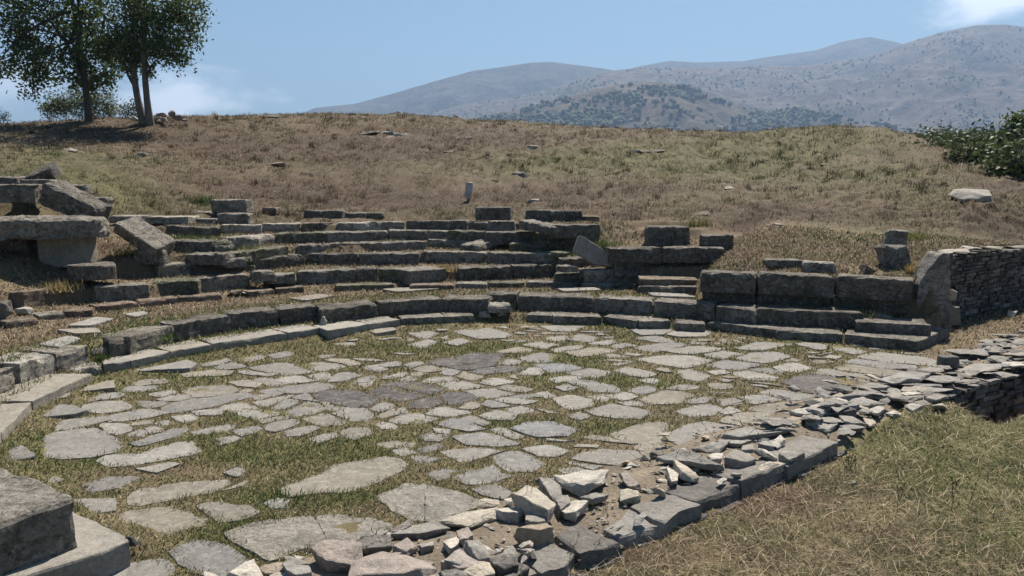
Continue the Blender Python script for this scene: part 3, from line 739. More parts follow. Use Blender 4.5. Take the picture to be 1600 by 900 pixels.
# the near corner
slabXY([Pz(u, v, .19)[:2] for u, v in [(40,772),(118,800),(196,838),(203,845),(160,862),(60,892),(-40,930),(-140,905),(-110,820)]], -.06, .19, "long pale ledge slab under the big dark corner block", (.20,.192,.175), name='ledge_slab', mat=M_PAVE, amp=.007, edge=.014, cell=.035, round_=.12)
_k = hull_stone(.15, .10, .09, 9, 18, .3); o = mesh_obj("edge_knob", _k[0] + np.array([*Pz(203, 843, .17)[:2], .165]), _k[1], M_SEAT, color=(.1,.1,.1)); tag(o, "small dark rounded stone at the tip of the pale ledge", "stone")
slabXY([Pz(u, v, .53)[:2] for u, v in [(117,779),(52,799),(0,814),(-170,862),(-420,800),(-170,672),(0,727),(54,747)]], .17, .535, "big dark weathered corner block ending the front seat row nearest the camera", 'grey', name='corner_block', amp=.016, edge=.035, cell=.035)
# the step's far end
slabXY([Pz(u, v, .17)[:2] for u, v in [(1319,522),(1436,533),(1481,514),(1430,503),(1330,506)]], -.05, .17, "dark slab ending the kerb ring below the upright stone", 'grey', name='end_slab', amp=.01, edge=.016, cell=.05, round_=.1)
# tumbled bits in the stair gap
for u, v, w, h_, t, lb in [(757,500,.26,.18,'pale',"round pale stone lying at the foot of the narrow stair"),(783,497,.34,.14,'grey',"flat broken stone in the stair gap, beside a round pale one"),(505,517,.15,.24,'pale',"small pale wedge stone standing in a gap of the kerb"),
                           (388,462,.32,.1,'pale',"thin pale sliver leaning on the thin kerb"),(368,462,.3,.12,'brown',"brown stone half buried beside the pale leaning sliver"),(38,492,.3,.16,'pale',"pale pyramid of broken stone beside the brown seat block"),(4,500,.35,.36,'dark',"dark boulder at the photo's edge below the brown seat block"),
                           (-4,382,.35,.4,'pale',"pale stone at the photo's edge below the great slab")]:
    g = gpt(max(u, 1), v); V, F = hull_stone(w, w * .8, h_, nseed(), 15, .35); V = V @ rot('Z', RNG.uniform(0, 90)).T + np.array([g[0], g[1], g[2] + h_ * .42])
    o = mesh_obj("stone", V, F, M_RUB, color=ctone(t)); tag(o, lb, "stone")
# great slab on its support, and the heap round it
slabXY([(-10.4,13.5),(-8.6,13.45),(-7.75,13.6),(-7.42,13.95),(-7.5,14.3),(-8.1,14.8),(-10.4,15.0)], 1.56, 1.90, "great flat slab resting on a tan support like a table", 'grey', name='great_slab', amp=.055, edge=.08, round_=.2)
slabXY([(-8.66,13.95),(-7.8,13.95),(-7.8,14.45),(-8.66,14.45)], 1.0, 1.57, "smooth tan block holding up the great flat slab", (.215,.195,.165), name='support_block', cat='stone block', amp=.006, edge=.012, mat=M_PAVE)
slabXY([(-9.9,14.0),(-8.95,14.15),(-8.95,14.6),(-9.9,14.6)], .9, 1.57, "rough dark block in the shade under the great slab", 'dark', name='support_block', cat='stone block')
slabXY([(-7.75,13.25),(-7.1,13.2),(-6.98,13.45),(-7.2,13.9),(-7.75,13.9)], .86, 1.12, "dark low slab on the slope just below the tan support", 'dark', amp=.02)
V, F = prism(np.array([(-.58,-.32),(.57,-.28),(.62,.2),(-.56,.32)]), -.21, .21, nseed(), cell=.06, amp=.04, edge=.07)
V = V @ (rot('Y', 27) @ rot('X', 8)).T + PD(119, 317, 15.6); o = mesh_obj("fallen_block", V, F, M_SEAT, color=ctone('dark')); tag(o, "big dark rough block tilted down behind the great slab", "stone block")
V, F = prism(np.array([(-.36,-.25),(.36,-.25),(.36,.25),(-.36,.25)]), -.13, .13, nseed(), cell=.06, amp=.03, edge=.05)
V = V @ (rot('Y', -22) @ rot('X', 25)).T + PD(66, 274, 17.6); o = mesh_obj("fallen_block", V, F, M_SEAT, color=ctone('dark')); tag(o, "dark slab tilted up on top of the heap above the great slab", "stone block")
blockD(-40,286,54,291,16.2,16.2,.38,.5, "rough grey block lying on grass above the great slab", 'grey', amp=.04, edge=.07)
blockD(28,281,78,280,16.9,16.9,.4,.4, "squared grey block wedged behind the rough one above the great slab", 'grey', amp=.02)
blockD(-30,277,28,275,17.2,17.2,.4,.4, "lumpy grey block at the back of the heap", 'grey', amp=.05, edge=.08)
blockD(98,286,132,292,17.4,17.4,.18,.4, "flat grey stone showing behind the tilted dark block", 'grey', amp=.03)
blockD(137,306,166,311,16.9,16.9,.2,.35, "small grey stone at the tail of the tilted dark block", 'grey', amp=.03)
V, F = prism(np.array([(-.5,-.28),(.52,-.26),(.5,.28),(-.48,.3)]), -.11, .11, nseed(), cell=.05, amp=.018, edge=.03)
V = V @ (rot('Z', -12) @ rot('Y', 30) @ rot('X', 16)).T + PD(226, 369, 14.9); o = mesh_obj("leaning_slab", V, F, M_SEAT, color=ctone('grey')); tag(o, "grey slab sliding down the bank beside the great slab", "stone slab")
blockD(207,390,255,392,14.6,14.6,.28,.4, "small dark block under the slab sliding down the bank", 'dark')
blockD(168,335,211,340,17.6,17.5,.16,.7, "pale flat slab behind the tilted dark block, in grass", 'pale', amp=.015, edge=.03)
blockD(213,337,294,341,17.9,17.9,.16,.7, "long pale flat slab at the top of the stepped rows", 'pale', amp=.015, edge=.03)
blockD(296,331,334,331,19.3,19.3,.16,.4, "low grey kerb stone behind the stacked pair of blocks", 'grey')
blockD(300,343,334,341,18.3,18.3,.14,.4, "thin grey slab just below the stacked pair of blocks", 'grey')
blockD(338,334,387,334,18.4,18.4,.26,.5, "lower block of the stacked pair at the top of the rows", 'grey', amp=.03, edge=.05)
blockD(327,311,385,313,19.0,19.0,.32,.5, "upper block of the stacked pair at the top of the rows", 'grey', amp=.035, edge=.05)
blockD(409,323,432,325,20,20,.16,.35, "small brown stone in dry grass above the topmost row", 'brown', amp=.03)
blockD(474,328,535,330,20,20,.26,.45, "dark squared block with a pale top above the topmost row", 'dark', amp=.02)
blockD(537,332,571,333,20.1,20.1,.26,.4, "worn dark block beside the pale topped one in the grass", 'dark', amp=.04, edge=.06)
blockD(572,332,600,332,20.2,20.2,.26,.4, "shapeless mossy block ending the line above the topmost row", 'mossy', amp=.05, edge=.07)
blockD(743,324,799,324,19.3,19.3,.32,.5, "squared dark block above the narrow stair", 'dark', amp=.018)
blockD(822,326,911,332,19.0,19.0,.36,.6, "long dark layered block highest in the central heap", 'dark', amp=.03, edge=.05)
blockD(911,338,937,338,18.9,18.9,.3,.5, "short reddish block butting the long layered one", 'brown', amp=.015)
blockD(1012,353,1079,356,16.3,16.3,.46,.5, "big dark lone block on the bank beyond the leaning slab", 'dark', amp=.03, edge=.06)
blockD(1100,366,1148,368,15.9,15.9,.34,.4, "smaller dark block to the side of the big lone one", 'dark', amp=.03, edge=.05)
blockD(1200,406,1256,407,14.0,14.0,.13,.35, "thin flat slab in dry grass behind the bench", 'grey', amp=.012)
blockD(1256,409,1307,412,13.75,13.65,.24,.4, "rough pale grey lump in dry grass behind the bench", 'pale', amp=.04, edge=.06)
extr([(896,394),(905,369),(912,370),(963,404),(957,418),(930,414)], 15.7, .22, "smooth grey slab leaning askew against the broken rows", (.24,.225,.20), name='leaning_slab', mat=M_PAVE, amp=.006, edge=.012, lean=-10)
blockD(1388,361,1420,360,14.1,14.0,.36,.4, "upright dark block on top of the leaning one behind the bench", 'grey', amp=.025, tilt=('Y', 4))
extr([(1386,388),(1390,384),(1420,385),(1430,410),(1437,436),(1396,436)], 13.5, .4, "dark rough block leaning sideways behind the bench end", 'grey', name='stone_block', cat='stone block', amp=.03, edge=.05, lean=-6)
extr([(1348,430),(1355,415),(1384,431)], 13.4, .25, "low brown wedge of stone beside the leaning block", 'brown', name='stone', cat='stone', amp=.012)
extr([(1431,470),(1437,445),(1469,399),(1476,396),(1485,398),(1485,520),(1456,520),(1434,500)], 12.75, .42, "tall upright stone with a slanting top closing the bench", (.25,.235,.22), name='end_pillar', cat='upright stone', amp=.014, edge=.035)
extr([(1486,452),(1497,456),(1494,470),(1486,470)], 13.3, .2, "pale chip of stone stuck beside the upright stone", 'pale', name='stone', cat='stone', amp=.006, mat=M_RUB)
extr([(1480,480),(1500,480),(1502,508),(1480,508)], 13.3, .3, "small pale footing stone beside the upright stone", 'grey', name='stone', cat='stone', amp=.01, mat=M_RUB)

# stones lying on the hillside
HS = [(578,211,34,9,'dark',"dark flat stone leading a little group on the hilltop"),(604,209,44,8,'pale',"palest stone of the little group on the hilltop"),(628,213,24,8,'grey',"squared end stone of the little group on the hilltop"),(600,216,60,5,'brown',"thin brown slab below the little hilltop group"),
      (831,233,22,8,'grey',"small dark edged stone alone on the upper hillside"),(814,276,32,13,'grey',"thick grey slab sticking out of the hillside"),(766,284,30,4,'pale',"thin pale slab flush with the turf of the slope"),
      (832,315,26,12,'pale',"pale smooth stone above the central heap"),(1521,312,58,10,'pale',"large pale slab tilted on the bank above the retaining wall"),(221,246,16,6,'pale',"small pale stone alone on the brown slope"),(725,217,34,6,'dark',"dark low outcrop near the hill crest"),
      (1012,238,60,6,'dark',"long dark ledge outcropping on the green hilltop"),(430,260,32,7,'brown',"faint brown slab sunk in the dry slope"),(106,238,20,5,'pale',"pale flat stone in green turf near the trees"),(1140,296,18,6,'pale',"little pale stone on the green slope"),(1096,337,36,8,'brown',"tan slab sunk in the slope above the lone dark block"),
      (1216,353,18,6,'pale',"pale pebble in the brown grass bank"),(420,183,30,5,'dark',"low dark stones on the skyline past the trees"),(1290,258,20,4,'brown',"small brown stone high on the green shoulder"),(700,238,24,4,'brown',"buried stone edge on the middle slope")]
for u, v, w, h_, t, lb in HS:
    g = gpt(u, v); D = np.linalg.norm(g); W = w / FPX * D; H = max(.1, h_ / FPX * D * 1.1)
    V, F = hull_stone(W, W * RNG.uniform(.5, .8), H, nseed(), 18, .65)
    big = u == 1521
    if big: V, F = hull_stone(W * .95, W * .8, .16, nseed(), 24, .7)
    V = V @ (rot('Z', RNG.uniform(-20, 20)) @ rot('X', 26 if big else RNG.uniform(8, 17))).T + g + (np.array([0, 0, .1]) if big else 0) + np.array([0, W * .2, H * .04])
    o = mesh_obj("hillside_stone", V, F, M_RUB, color=ctone(t)); tag(o, lb, "stone")
# standing pale fragment
g = gpt(733, 312)
V, F = hull_stone(.32, .26, .62, nseed(), 20, .4); V = V @ rot('Y', 14).T + g + np.array([0, 0, .22]); o = mesh_obj("standing_stone", V, F, M_RUB, color=(.42,.39,.38,)); tag(o, "pale broken fragment standing upright in dry grass above the stair", "stone")

# ================================================================ dry-stone retaining wall
def wall_stones(path, zf, zt, thick, ch, seed, lmin, lmax, V0, F0, inward):
    rg = np.random.default_rng(seed); V, F, k = V0, F0, sum(len(v) for v in V0)
    seg = np.linalg.norm(np.diff(path, axis=0), axis=1); cum = np.concatenate([[0], np.cumsum(seg)]); Ltot = cum[-1]
    def at(s):
        s = min(max(s, 0), Ltot - 1e-6); i = int(np.searchsorted(cum, s, 'right') - 1); i = min(i, len(seg) - 1)
        return path[i] + (path[i+1] - path[i]) * (s - cum[i]) / seg[i], (path[i+1] - path[i]) / seg[i]
    zmax = max(zt(s) for s in np.linspace(0, Ltot, 20)); z = min(zf(s) for s in np.linspace(0, Ltot, 20)) - .1
    while z < zmax:
        hc = ch * rg.uniform(.65, 1.35); s = -rg.uniform(0, lmax)
        while s < Ltot:
            ln = rg.uniform(lmin, lmax); a, t_ = at(s + .01); b, _ = at(s + ln - .01)
            mid = s + ln / 2
            if z + hc * .5 < zt(min(max(mid, 0), Ltot)) and z + hc > zf(min(max(mid, 0), Ltot)) - .12:
                nv = np.array([t_[1], -t_[0]]) * inward; jit = rg.uniform(-.03, .03)
                P = []
                hh = hc * rg.uniform(.84, .97)
                for (q, dd) in ((a, 0), (b, 0), (b, 1), (a, 1)):
                    pp = q - nv * (jit + rg.uniform(-.012, .012)) + nv * (thick * dd)
                    P.append(pp)
                zb = [z + rg.uniform(-.008, .008) for _ in range(4)]; zz = [z + hh + rg.uniform(-.02, .012) for _ in range(4)]
                vs = [(*P[i], zb[i]) for i in range(4)] + [(*P[i], zz[i]) for i in range(4)]
                # a face broken into a small bulge
                fc = (np.array(vs[0]) + vs[1] + vs[4] + vs[5]) / 4 - np.array([*nv, 0]) * rg.uniform(.004, .03) + np.array([*(t_ * rg.uniform(-.25, .25) * ln), rg.uniform(-.3, .3) * hh])
                vs.append(tuple(fc)); V.append(np.array(vs))
                F += [(k, k+1, k+8), (k+1, k+5, k+8), (k+5, k+4, k+8), (k+4, k, k+8), (k+1, k+2, k+6, k+5), (k+3, k, k+4, k+7), (k+4, k+5, k+6, k+7), (k+2, k+3, k+7, k+6)]
                k += 9
            s += ln
        z += hc
    return V, F
wp = np.array([W0, W1, W1 + _wd * 9])
Lw = np.linalg.norm(wp[1] - W0) + 9
wz = lambda s: np.interp(s, [0, 1.0, 2.0, 3.0, 13], [1.26, 1.27, 1.24, 1.20, 1.22])
V0, F0 = wall_stones(wp, lambda s: -.05, wz, .28, .066, 4, .07, .34, [], [], -1)
k = sum(len(v) for v in V0); nvw = np.array([-_wd[1], _wd[0]])
if nvw[1] < 0: nvw = -nvw
core = [];
for q in (wp[0], wp[-1]):
    for dd in (.06, .45): core.append((q + nvw * dd))
cv = [(*c_, zz) for zz in (-.2, 1.17) for c_ in core]
V0.append(np.array(cv)); F0 += [(k, k+2, k+6, k+4), (k+1, k+5, k+7, k+3), (k, k+4, k+5, k+1), (k+2, k+3, k+7, k+6), (k+4, k+6, k+7, k+5)]
o = mesh_obj("retaining_wall", np.vstack(V0), F0, M_WALL, color=(.12,.112,.10)); tag(o, "dark dry-stone retaining wall holding up the bank beside the upright stone", "wall")
for i, (u, v, w, lb) in enumerate([(1464,394,.4,"first pale cap slab on the retaining wall, next to the upright stone"),(1492,391,.5,"second cap slab along the retaining wall top"),(1520,393,.45,"third cap slab along the retaining wall top"),(1548,397,.5,"pale cap slab ending the lit stretch of the retaining wall"),(1588,399,.5,"grey cap slab at the wall's earth covered end")]):
    s_ = np.interp(u, [1478, 1600], [0, np.linalg.norm(W1 - W0)]); c_ = W0 + _wd * s_ + nvw * .12
    V, F = hull_stone(w, .36, .07, nseed(), 16, .7); V = V @ (rot('Z', RNG.uniform(-15, 15)) @ rot('Y', RNG.uniform(-4, 4))).T + np.array([*c_, wz(s_) + .035])
    o = mesh_obj("cap_slab", V, F, M_RUB, color=ctone('pale' if i < 4 else 'grey')); tag(o, lb, "stone slab")
# ================================================================ the paving, slab by slab
# Outlines are read at five times the photo's size; each line is an origin and the slabs found from there.
TILES = {
(0,540): """330,690 560,655 720,645 800,670 860,720 920,770 880,810 700,850 520,865 400,850 280,790 200,750|160,660 330,610 660,560 830,540 850,575 700,600 500,645 300,680 200,690|830,540 1100,500 1230,500 1290,520 1150,545 870,580|260,545 300,515 420,490 570,490 640,525 560,545 400,555 290,575
610,480 760,440 900,435 985,465 960,485 820,505 700,500|590,370 640,330 740,305 840,305 860,345 700,360|670,405 760,380 900,360 920,375 860,395 700,415|380,440 430,410 490,410 480,435|1080,190 1200,155 1400,128 1480,160 1440,185 1250,195 1120,210|1010,290 1080,270 1240,262 1260,285 1100,298
961,315 1060,305 1230,302 1200,325 1010,338|1130,430 1250,425 1280,440 1180,460|1240,410 1340,380 1480,375 1520,395 1400,415 1290,422|820,600 990,605 1000,650 900,680 840,665 810,630|1030,680 1090,650 1140,660 1110,690|1150,640 1210,625 1250,655 1180,668
1060,745 1200,705 1330,650 1420,640 1440,660 1330,700 1200,735 1110,760|800,880 860,850 1100,840 1370,755 1460,750 1530,810 1450,835 1200,880 1100,895 900,920 840,900|1350,545 1500,535 1530,560 1430,585 1380,570|1210,590 1300,575 1340,590 1260,610|1040,590 1180,575 1170,595 1060,605|1220,370 1320,350 1350,365 1260,390""",
(280,500): """70,545 160,515 380,510 440,540 400,565 200,590 120,590|-130,690 0,635 500,555 520,570 400,625 180,675 0,705 -90,715|340,670 400,645 500,645 620,680 450,690 360,690|400,695 690,690 800,720 620,755|110,700 300,680 330,690 290,720 160,725|-20,735 100,735 130,760 0,780|640,765 830,735 850,750 680,785|430,480 540,462 630,485 590,515 490,500
560,465 640,445 720,450 860,485 760,495 640,485|740,455 910,425 1060,465 880,485|760,525 1060,485 1190,510 1000,550 840,555 790,540|630,545 740,525 800,560 740,580 680,570|580,590 640,570 700,580 620,605|610,630 870,580 850,595 700,660 640,650|720,680 820,615 900,610 910,640 820,680 760,690|820,705 1000,630 1080,645 1110,665 1030,720 920,740 840,725
890,595 980,575 1080,625 940,605|1050,700 1120,670 1140,690 1050,720|980,750 1140,715 1270,770 1240,795 1110,800|1220,720 1330,680 1430,685 1490,740 1450,765 1350,765 1250,730|1160,650 1310,670 1270,690 1150,690|1110,630 1170,630 1140,655|D 1080,590 1150,550 1350,560 1550,610 1450,660 1350,670 1180,625 1110,620|590,365 820,335 1000,395 870,415 700,395
980,345 1080,325 1230,335 1290,355 1110,375|1180,305 1300,305 1400,335 1330,345|450,385 740,415 680,425 500,400|180,330 290,300 360,315 330,340 220,350|290,355 400,330 480,355 370,370|60,415 250,390 410,390 340,415 100,425|1450,355 1540,340 1620,370 1560,395 1480,375|1180,440 1280,410 1370,430 1290,455 1190,465|1360,480 1420,445 1510,430 1520,450 1470,495
1030,430 1140,415 1180,445 1080,460|700,270 820,245 850,265 760,285|690,820 770,785 880,775 900,795 760,850 700,840|120,860 330,815 430,815 350,845 150,875|460,855 600,825 640,840 500,880|870,860 1000,830 1060,840 950,880 880,885|1260,860 1350,835 1440,840 1480,870 1380,905 1300,890|1050,910 1200,875 1230,890 1100,930|500,290 600,270 680,275 560,300|470,545 530,530 580,540 500,555|420,600 530,570 600,575 480,610""",
(560,500): """740,55 880,45 1000,60 1160,105 1110,130 960,135 820,95|420,95 520,80 580,100 520,130|430,180 540,150 580,165 500,200|700,165 790,145 835,160 770,180|50,355 120,345 220,380 130,390|160,340 290,325 330,350 210,355|350,345 480,320 490,330 420,355|430,380 550,350 650,385 530,400|660,365 800,390 720,420 660,400|D 540,320 760,280 820,330 700,350|D 760,280 960,255 1010,270 1000,330 830,330
D 1020,265 1110,250 1075,300 1055,345 1010,330|D 700,355 1000,335 1050,350 900,375 800,380|D 890,395 960,365 1160,350 1270,365 1200,385 960,405|1110,235 1260,205 1320,225 1160,245|1300,290 1420,255 1530,265 1480,310 1340,310|1120,330 1160,305 1260,315 1180,345|1320,190 1430,170 1560,190 1440,215|D 200,495 340,475 430,480 640,525 540,560|D 130,555 200,515 320,535 480,575 330,605 180,590|D 420,670 460,630 600,595 640,635 540,660|D 650,590 720,560 840,560 930,590 820,630 700,640
840,545 1060,530 1190,570 1040,595 960,580|650,490 800,478 940,505 760,525|550,720 640,680 790,680 860,710 700,730|790,680 880,640 940,650 890,680|110,680 200,645 260,670 180,700|160,740 270,685 300,725 200,745|310,690 350,685 365,715 310,720|250,770 330,735 480,720 500,740 390,790 300,790|440,780 520,745 580,760 500,785|650,795 750,765 820,770 970,835 860,850 740,830|800,760 880,745 990,790 960,810|1000,735 1080,705 1220,730 1160,755 1040,755
1180,680 1260,665 1320,695 1240,715|980,650 1020,620 1190,665 1080,665|1060,615 1140,595 1350,625 1270,640|1150,595 1300,570 1370,590 1250,605|1330,575 1440,550 1530,580 1400,590|1100,525 1180,510 1310,530 1280,545|530,475 600,450 700,440 740,460|1000,480 1060,455 1170,475 1070,495|400,415 460,390 540,405 450,425|300,420 360,400 380,410 330,430|350,450 390,430 430,445 410,460|820,430 820,395 920,435 880,450|0,450 100,430 120,445 60,470 -20,475
1300,410 1370,365 1420,385 1400,410|150,780 250,795 270,825 200,825|1550,520 1640,500 1700,520 1610,540|600,840 700,850 680,870 620,865|100,90 240,85 250,100 150,120|B 1230,835 1350,795 1500,795 1680,845 1600,885 1420,890 1300,860|1070,850 1120,840 1260,890 1200,905""",
(840,500): """30,35 200,20 320,45 250,75 140,75|770,75 920,60 1060,65 960,105 830,110|1040,110 1130,85 1320,90 1280,120 1110,120|800,135 920,125 1070,160 960,165|790,210 1050,165 1150,190 1000,230 900,235|980,235 1200,200 1440,215 1330,235 1180,250|810,300 1000,275 1180,280 1330,305 1130,355 970,325|1330,260 1450,235 1560,255 1430,285|1370,340 1480,315 1600,320 1720,335 1600,365 1450,370
1130,395 1190,385 1300,425 1240,455 1180,440|640,385 720,370 880,410 820,425 740,415|240,400 400,372 540,400 440,435 330,425|150,450 250,430 370,435 270,465 170,470|250,475 330,455 560,510 640,555 480,545|140,515 210,500 270,515 200,530|160,610 260,590 400,610 380,650 270,675 220,650|420,590 520,570 580,595 500,615|540,580 680,560 760,590 660,610|810,600 1000,545 1110,550 1190,585 1080,625 900,635|750,540 850,515 890,540 820,560
420,705 600,655 700,670 840,710 770,745 620,745 480,725|660,640 760,630 780,650 700,655|1130,700 1300,650 1430,690 1350,715 1200,730|1440,705 1500,670 1560,700 1480,715|1420,620 1540,605 1590,635 1470,655|1190,610 1330,595 1280,625 1210,630|290,740 330,720 380,740 330,755|1380,395 1450,380 1460,400 1400,410|-10,205 100,175 170,185 60,215|130,215 320,195 300,220 160,235|240,245 420,210 590,225 480,245 350,270|B 0,345 160,340 330,365 240,390 100,390|100,130 200,120 240,140 160,155
440,175 560,160 560,185|590,190 680,180 740,190 620,205|250,150 330,110 430,130 400,155|1040,525 1130,510 1220,515 1130,535|1390,500 1470,495 1460,515 1400,515|830,465 900,460 890,475|0,560 70,550 130,580 60,595""",
(1120,510): """190,240 300,205 440,195 540,225 370,270 250,265|170,165 350,120 510,110 600,115 440,145 330,175|650,130 750,115 880,135 800,165|1140,230 1280,200 1600,240 1700,275 1560,290 1300,265|1050,270 1120,250 1540,295 1480,325 1280,310|960,315 1090,295 1400,340 1330,370 1150,350|770,355 850,330 1300,385 1230,420 1000,385|D 560,425 720,370 850,370 1100,435 1080,470 860,510 700,490|470,310 600,285 700,315 610,340 500,335
160,355 260,345 460,370 440,385 260,385|280,325 400,320 510,340 430,360|220,545 370,530 480,560 290,590|10,565 110,555 190,575 60,605|370,510 480,490 760,540 740,565 520,545|290,635 420,595 560,580 710,585 560,650 470,670|50,735 200,670 400,670 460,700 330,735 180,760|440,745 600,680 680,720 620,755|880,150 960,140 1120,185 1060,200""",
(840,600): """600,375 760,325 870,295 995,300 980,350 950,390 930,455 1050,485 900,505 770,475 780,455 640,410|1020,395 1200,315 1310,295 1580,325 1440,360 1320,400 1260,440 1120,455|290,570 370,530 500,510 640,510 840,535 700,580 620,600 480,600|390,405 450,395 760,450 700,450|260,600 300,590 480,625 420,640|200,655 300,640 340,655 240,665""",
(560,640): """760,205 960,180 1110,200 1220,250 1080,265 870,255|680,315 900,295 1090,315 960,350 820,380|1085,350 1200,325 1330,345 1420,410 1330,455 1180,450 1110,400|770,510 870,465 960,470 1040,430 1080,485 1170,500 1010,545 880,555|590,480 680,450 780,455 720,505 640,515|1320,300 1480,270 1620,310 1520,340 1420,340|920,610 1060,585 1150,630 1110,665 1010,640
P 180,660 380,575 500,580 640,620 780,660 900,700 870,740 640,830 430,820 310,760|300,310 370,295 430,325 340,345|370,350 480,345 600,370 500,390|510,190 580,180 680,190 620,225 550,220|160,250 300,235 420,250 380,270 230,275|480,295 600,260 620,275 540,310""",
(280,640): """820,600 1200,470 1210,430 1600,365 1690,375 1740,425 1690,470 1500,545 1300,610 1050,625 900,645|190,740 340,730 500,750 590,785 470,830 340,840|700,715 760,697 820,700 790,735 740,740|310,215 400,205 450,215 380,240""",
(140,720): """330,270 400,220 700,170 1040,140 1060,160 940,215 640,270 420,320 350,315|200,440 330,390 560,365 720,400 880,445 820,485 560,545 440,595 280,555 210,490|670,690 780,640 890,630 1030,665 1180,760 1150,800 1060,870 900,840 760,770|90,870 400,800 560,770 590,830 560,900 400,960 100,960|P 1120,545 1300,490 1600,450 1900,420 2180,450 2300,480 2310,525 2100,575 2025,625 1800,625 1650,650 1440,740 1275,655|-10,170 150,125 340,120 200,185 50,210|-100,310 150,310 160,375 -75,415|-660,-20 -550,-70 -460,-10 -580,20""",
}
PT = {'stone': (.205,.198,.184), 'pale': (.24,.231,.212), 'tan': (.215,.198,.168), 'grey': (.175,.171,.164), 'dark': (.115,.109,.108), 'bluish': (.20,.205,.213), 'pitted': (.25,.236,.205)}
PAVERS = []; PAVE_POLYS = []; TODO = []
def paver(poly, tone, z1=None, walk=0.0):
    a = abs(area(poly)); g = float(ground(*poly.mean(0)[:2].reshape(2, 1), rough=False)[0])
    z = g + (z1 if z1 is not None else RNG.uniform(.004, .014))
    cell = .05 if np.linalg.norm(poly.mean(0)) < 8 else .075
    V, F = prism(poly, z - .07, z, nseed(), cell=cell, amp=.010 if tone != 'pitted' else .012, edge=.008, round_=.0, chip=.8)
    c = V.mean(0); V = (V - c) @ (rot('X', RNG.normal() * .35) @ rot('Y', RNG.normal() * .35)).T + c
    o = mesh_obj("paving_slab", V, F, M_PIT if tone in ('pitted', 'dark') else M_PAVE, color=vary(tuple(.88 * q for q in PT[tone]), .10))
    e = np.linalg.eigvalsh(np.cov(resample(poly, .05).T)); asp = math.sqrt(e[1] / max(e[0], 1e-6))
    PAVERS.append(dict(o=o, c=poly.mean(0), area=a, asp=asp, tone=tone, n=len(poly), z=z)); PAVE_POLYS.append(poly)
for (ox, oy), txt in TILES.items():
    for item in txt.replace("\n", "|").split("|"):
        w = item.split(); t = None
        if w[0] in 'DBP': t = {'D': 'dark', 'B': 'bluish', 'P': 'pitted'}[w[0]]; w = w[1:]
        px = [tuple(float(a) for a in q.split(",")) for q in w]
        poly = np.array([Pz(ox + x / 5, oy + y / 5, .025)[:2] for x, y in px])
        if area(poly) < 0: poly = poly[::-1]
        # turf hides the slab's rim in the photo: the stone itself reaches a little farther
        c = poly.mean(0); dl = np.linalg.norm(poly - c, axis=1)[:, None]; poly = c + (poly - c) * (1 + .034 / np.maximum(dl, .05))
        if t is None: t = RNG.choice(['stone', 'pale', 'tan', 'grey'], p=[.42, .2, .23, .15])
        TODO.append([resample(poly, .045), str(t)])
# the slabs were laid close: each reaches toward its neighbours until a joint is left
allp = np.vstack([q for q, _ in TODO]); who = np.concatenate([np.full(len(q), i) for i, (q, _) in enumerate(TODO)])
newp = []
for i, (q, t) in enumerate(TODO):
    c = q.mean(0); rad = np.max(np.linalg.norm(q - c, axis=1)) + .5
    oth = allp[(who != i) & (np.linalg.norm(allp - c, axis=1) < rad)]
    tn = np.roll(q, -1, 0) - np.roll(q, 1, 0); nm = np.stack([tn[:, 1], -tn[:, 0]], 1); nm /= np.maximum(1e-9, np.linalg.norm(nm, axis=1))[:, None]
    mx = .025 + .042 * float(sstep(np.array([(c[1] - 7.2) / 2.2]))[0])
    dn = np.full(len(q), 9.0)
    if len(oth): dn = np.sqrt(((q[:, None] - oth[None]) ** 2).sum(2)).min(1)
    e = np.clip((dn - .035) / 2, 0, mx); e = (np.roll(e, 1) + e + np.roll(e, -1)) / 3
    newp.append((q + nm * (e + .012 * fbm2(q[:, 0], q[:, 1], 9.0, i, 2))[:, None], t))
for q, t in newp: paver(q, t)
# occupied floor, so that smaller stones and turf fall between the slabs
OX0, OY0, OS, ONX, ONY = -9.0, 3.6, .03, 660, 420
occ = np.zeros((ONY, ONX), bool); occ_z = np.full((ONY, ONX), 9.0)
def inside(poly, X, Y):
    m = np.zeros(X.shape, bool); x0, y0 = poly[-1]
    for x1, y1 in poly:
        c = ((y1 > Y) != (y0 > Y)) & (X < (x0 - x1) * (Y - y1) / (y0 - y1 + 1e-12) + x1); m ^= c; x0, y0 = x1, y1
    return m
def mark(poly, zt=9.0):
    i0, i1 = [int(np.clip((v - OX0) / OS + d, 0, ONX)) for v, d in ((poly[:, 0].min(), -1), (poly[:, 0].max(), 2))]
    j0, j1 = [int(np.clip((v - OY0) / OS + d, 0, ONY)) for v, d in ((poly[:, 1].min(), -1), (poly[:, 1].max(), 2))]
    if i1 <= i0 or j1 <= j0: return
    X, Y = np.meshgrid(OX0 + (np.arange(i0, i1) + .5) * OS, OY0 + (np.arange(j0, j1) + .5) * OS)
    mm = inside(poly, X, Y); occ[j0:j1, i0:i1] |= mm; occ_z[j0:j1, i0:i1][mm] = zt
PZ = []
for p, q in zip(PAVE_POLYS, PAVERS): mark(p, q['z'])
def eroded():
    e = occ.copy()
    for dj, di in ((1,0),(-1,0),(0,1),(0,-1)): e &= np.roll(occ, (dj, di), (0, 1))
    return e
def slab_z(x, y):
    i = np.clip(((x - OX0) / OS).astype(int), 0, ONX - 1); j = np.clip(((y - OY0) / OS).astype(int), 0, ONY - 1); return occ_z[j, i]
def occupied(x, y, occ=occ):
    i = ((x - OX0) / OS).astype(int); j = ((y - OY0) / OS).astype(int)
    ok = (i >= 0) & (i < ONX) & (j >= 0) & (j < ONY)
    return ok & occ[np.clip(j, 0, ONY - 1), np.clip(i, 0, ONX - 1)]
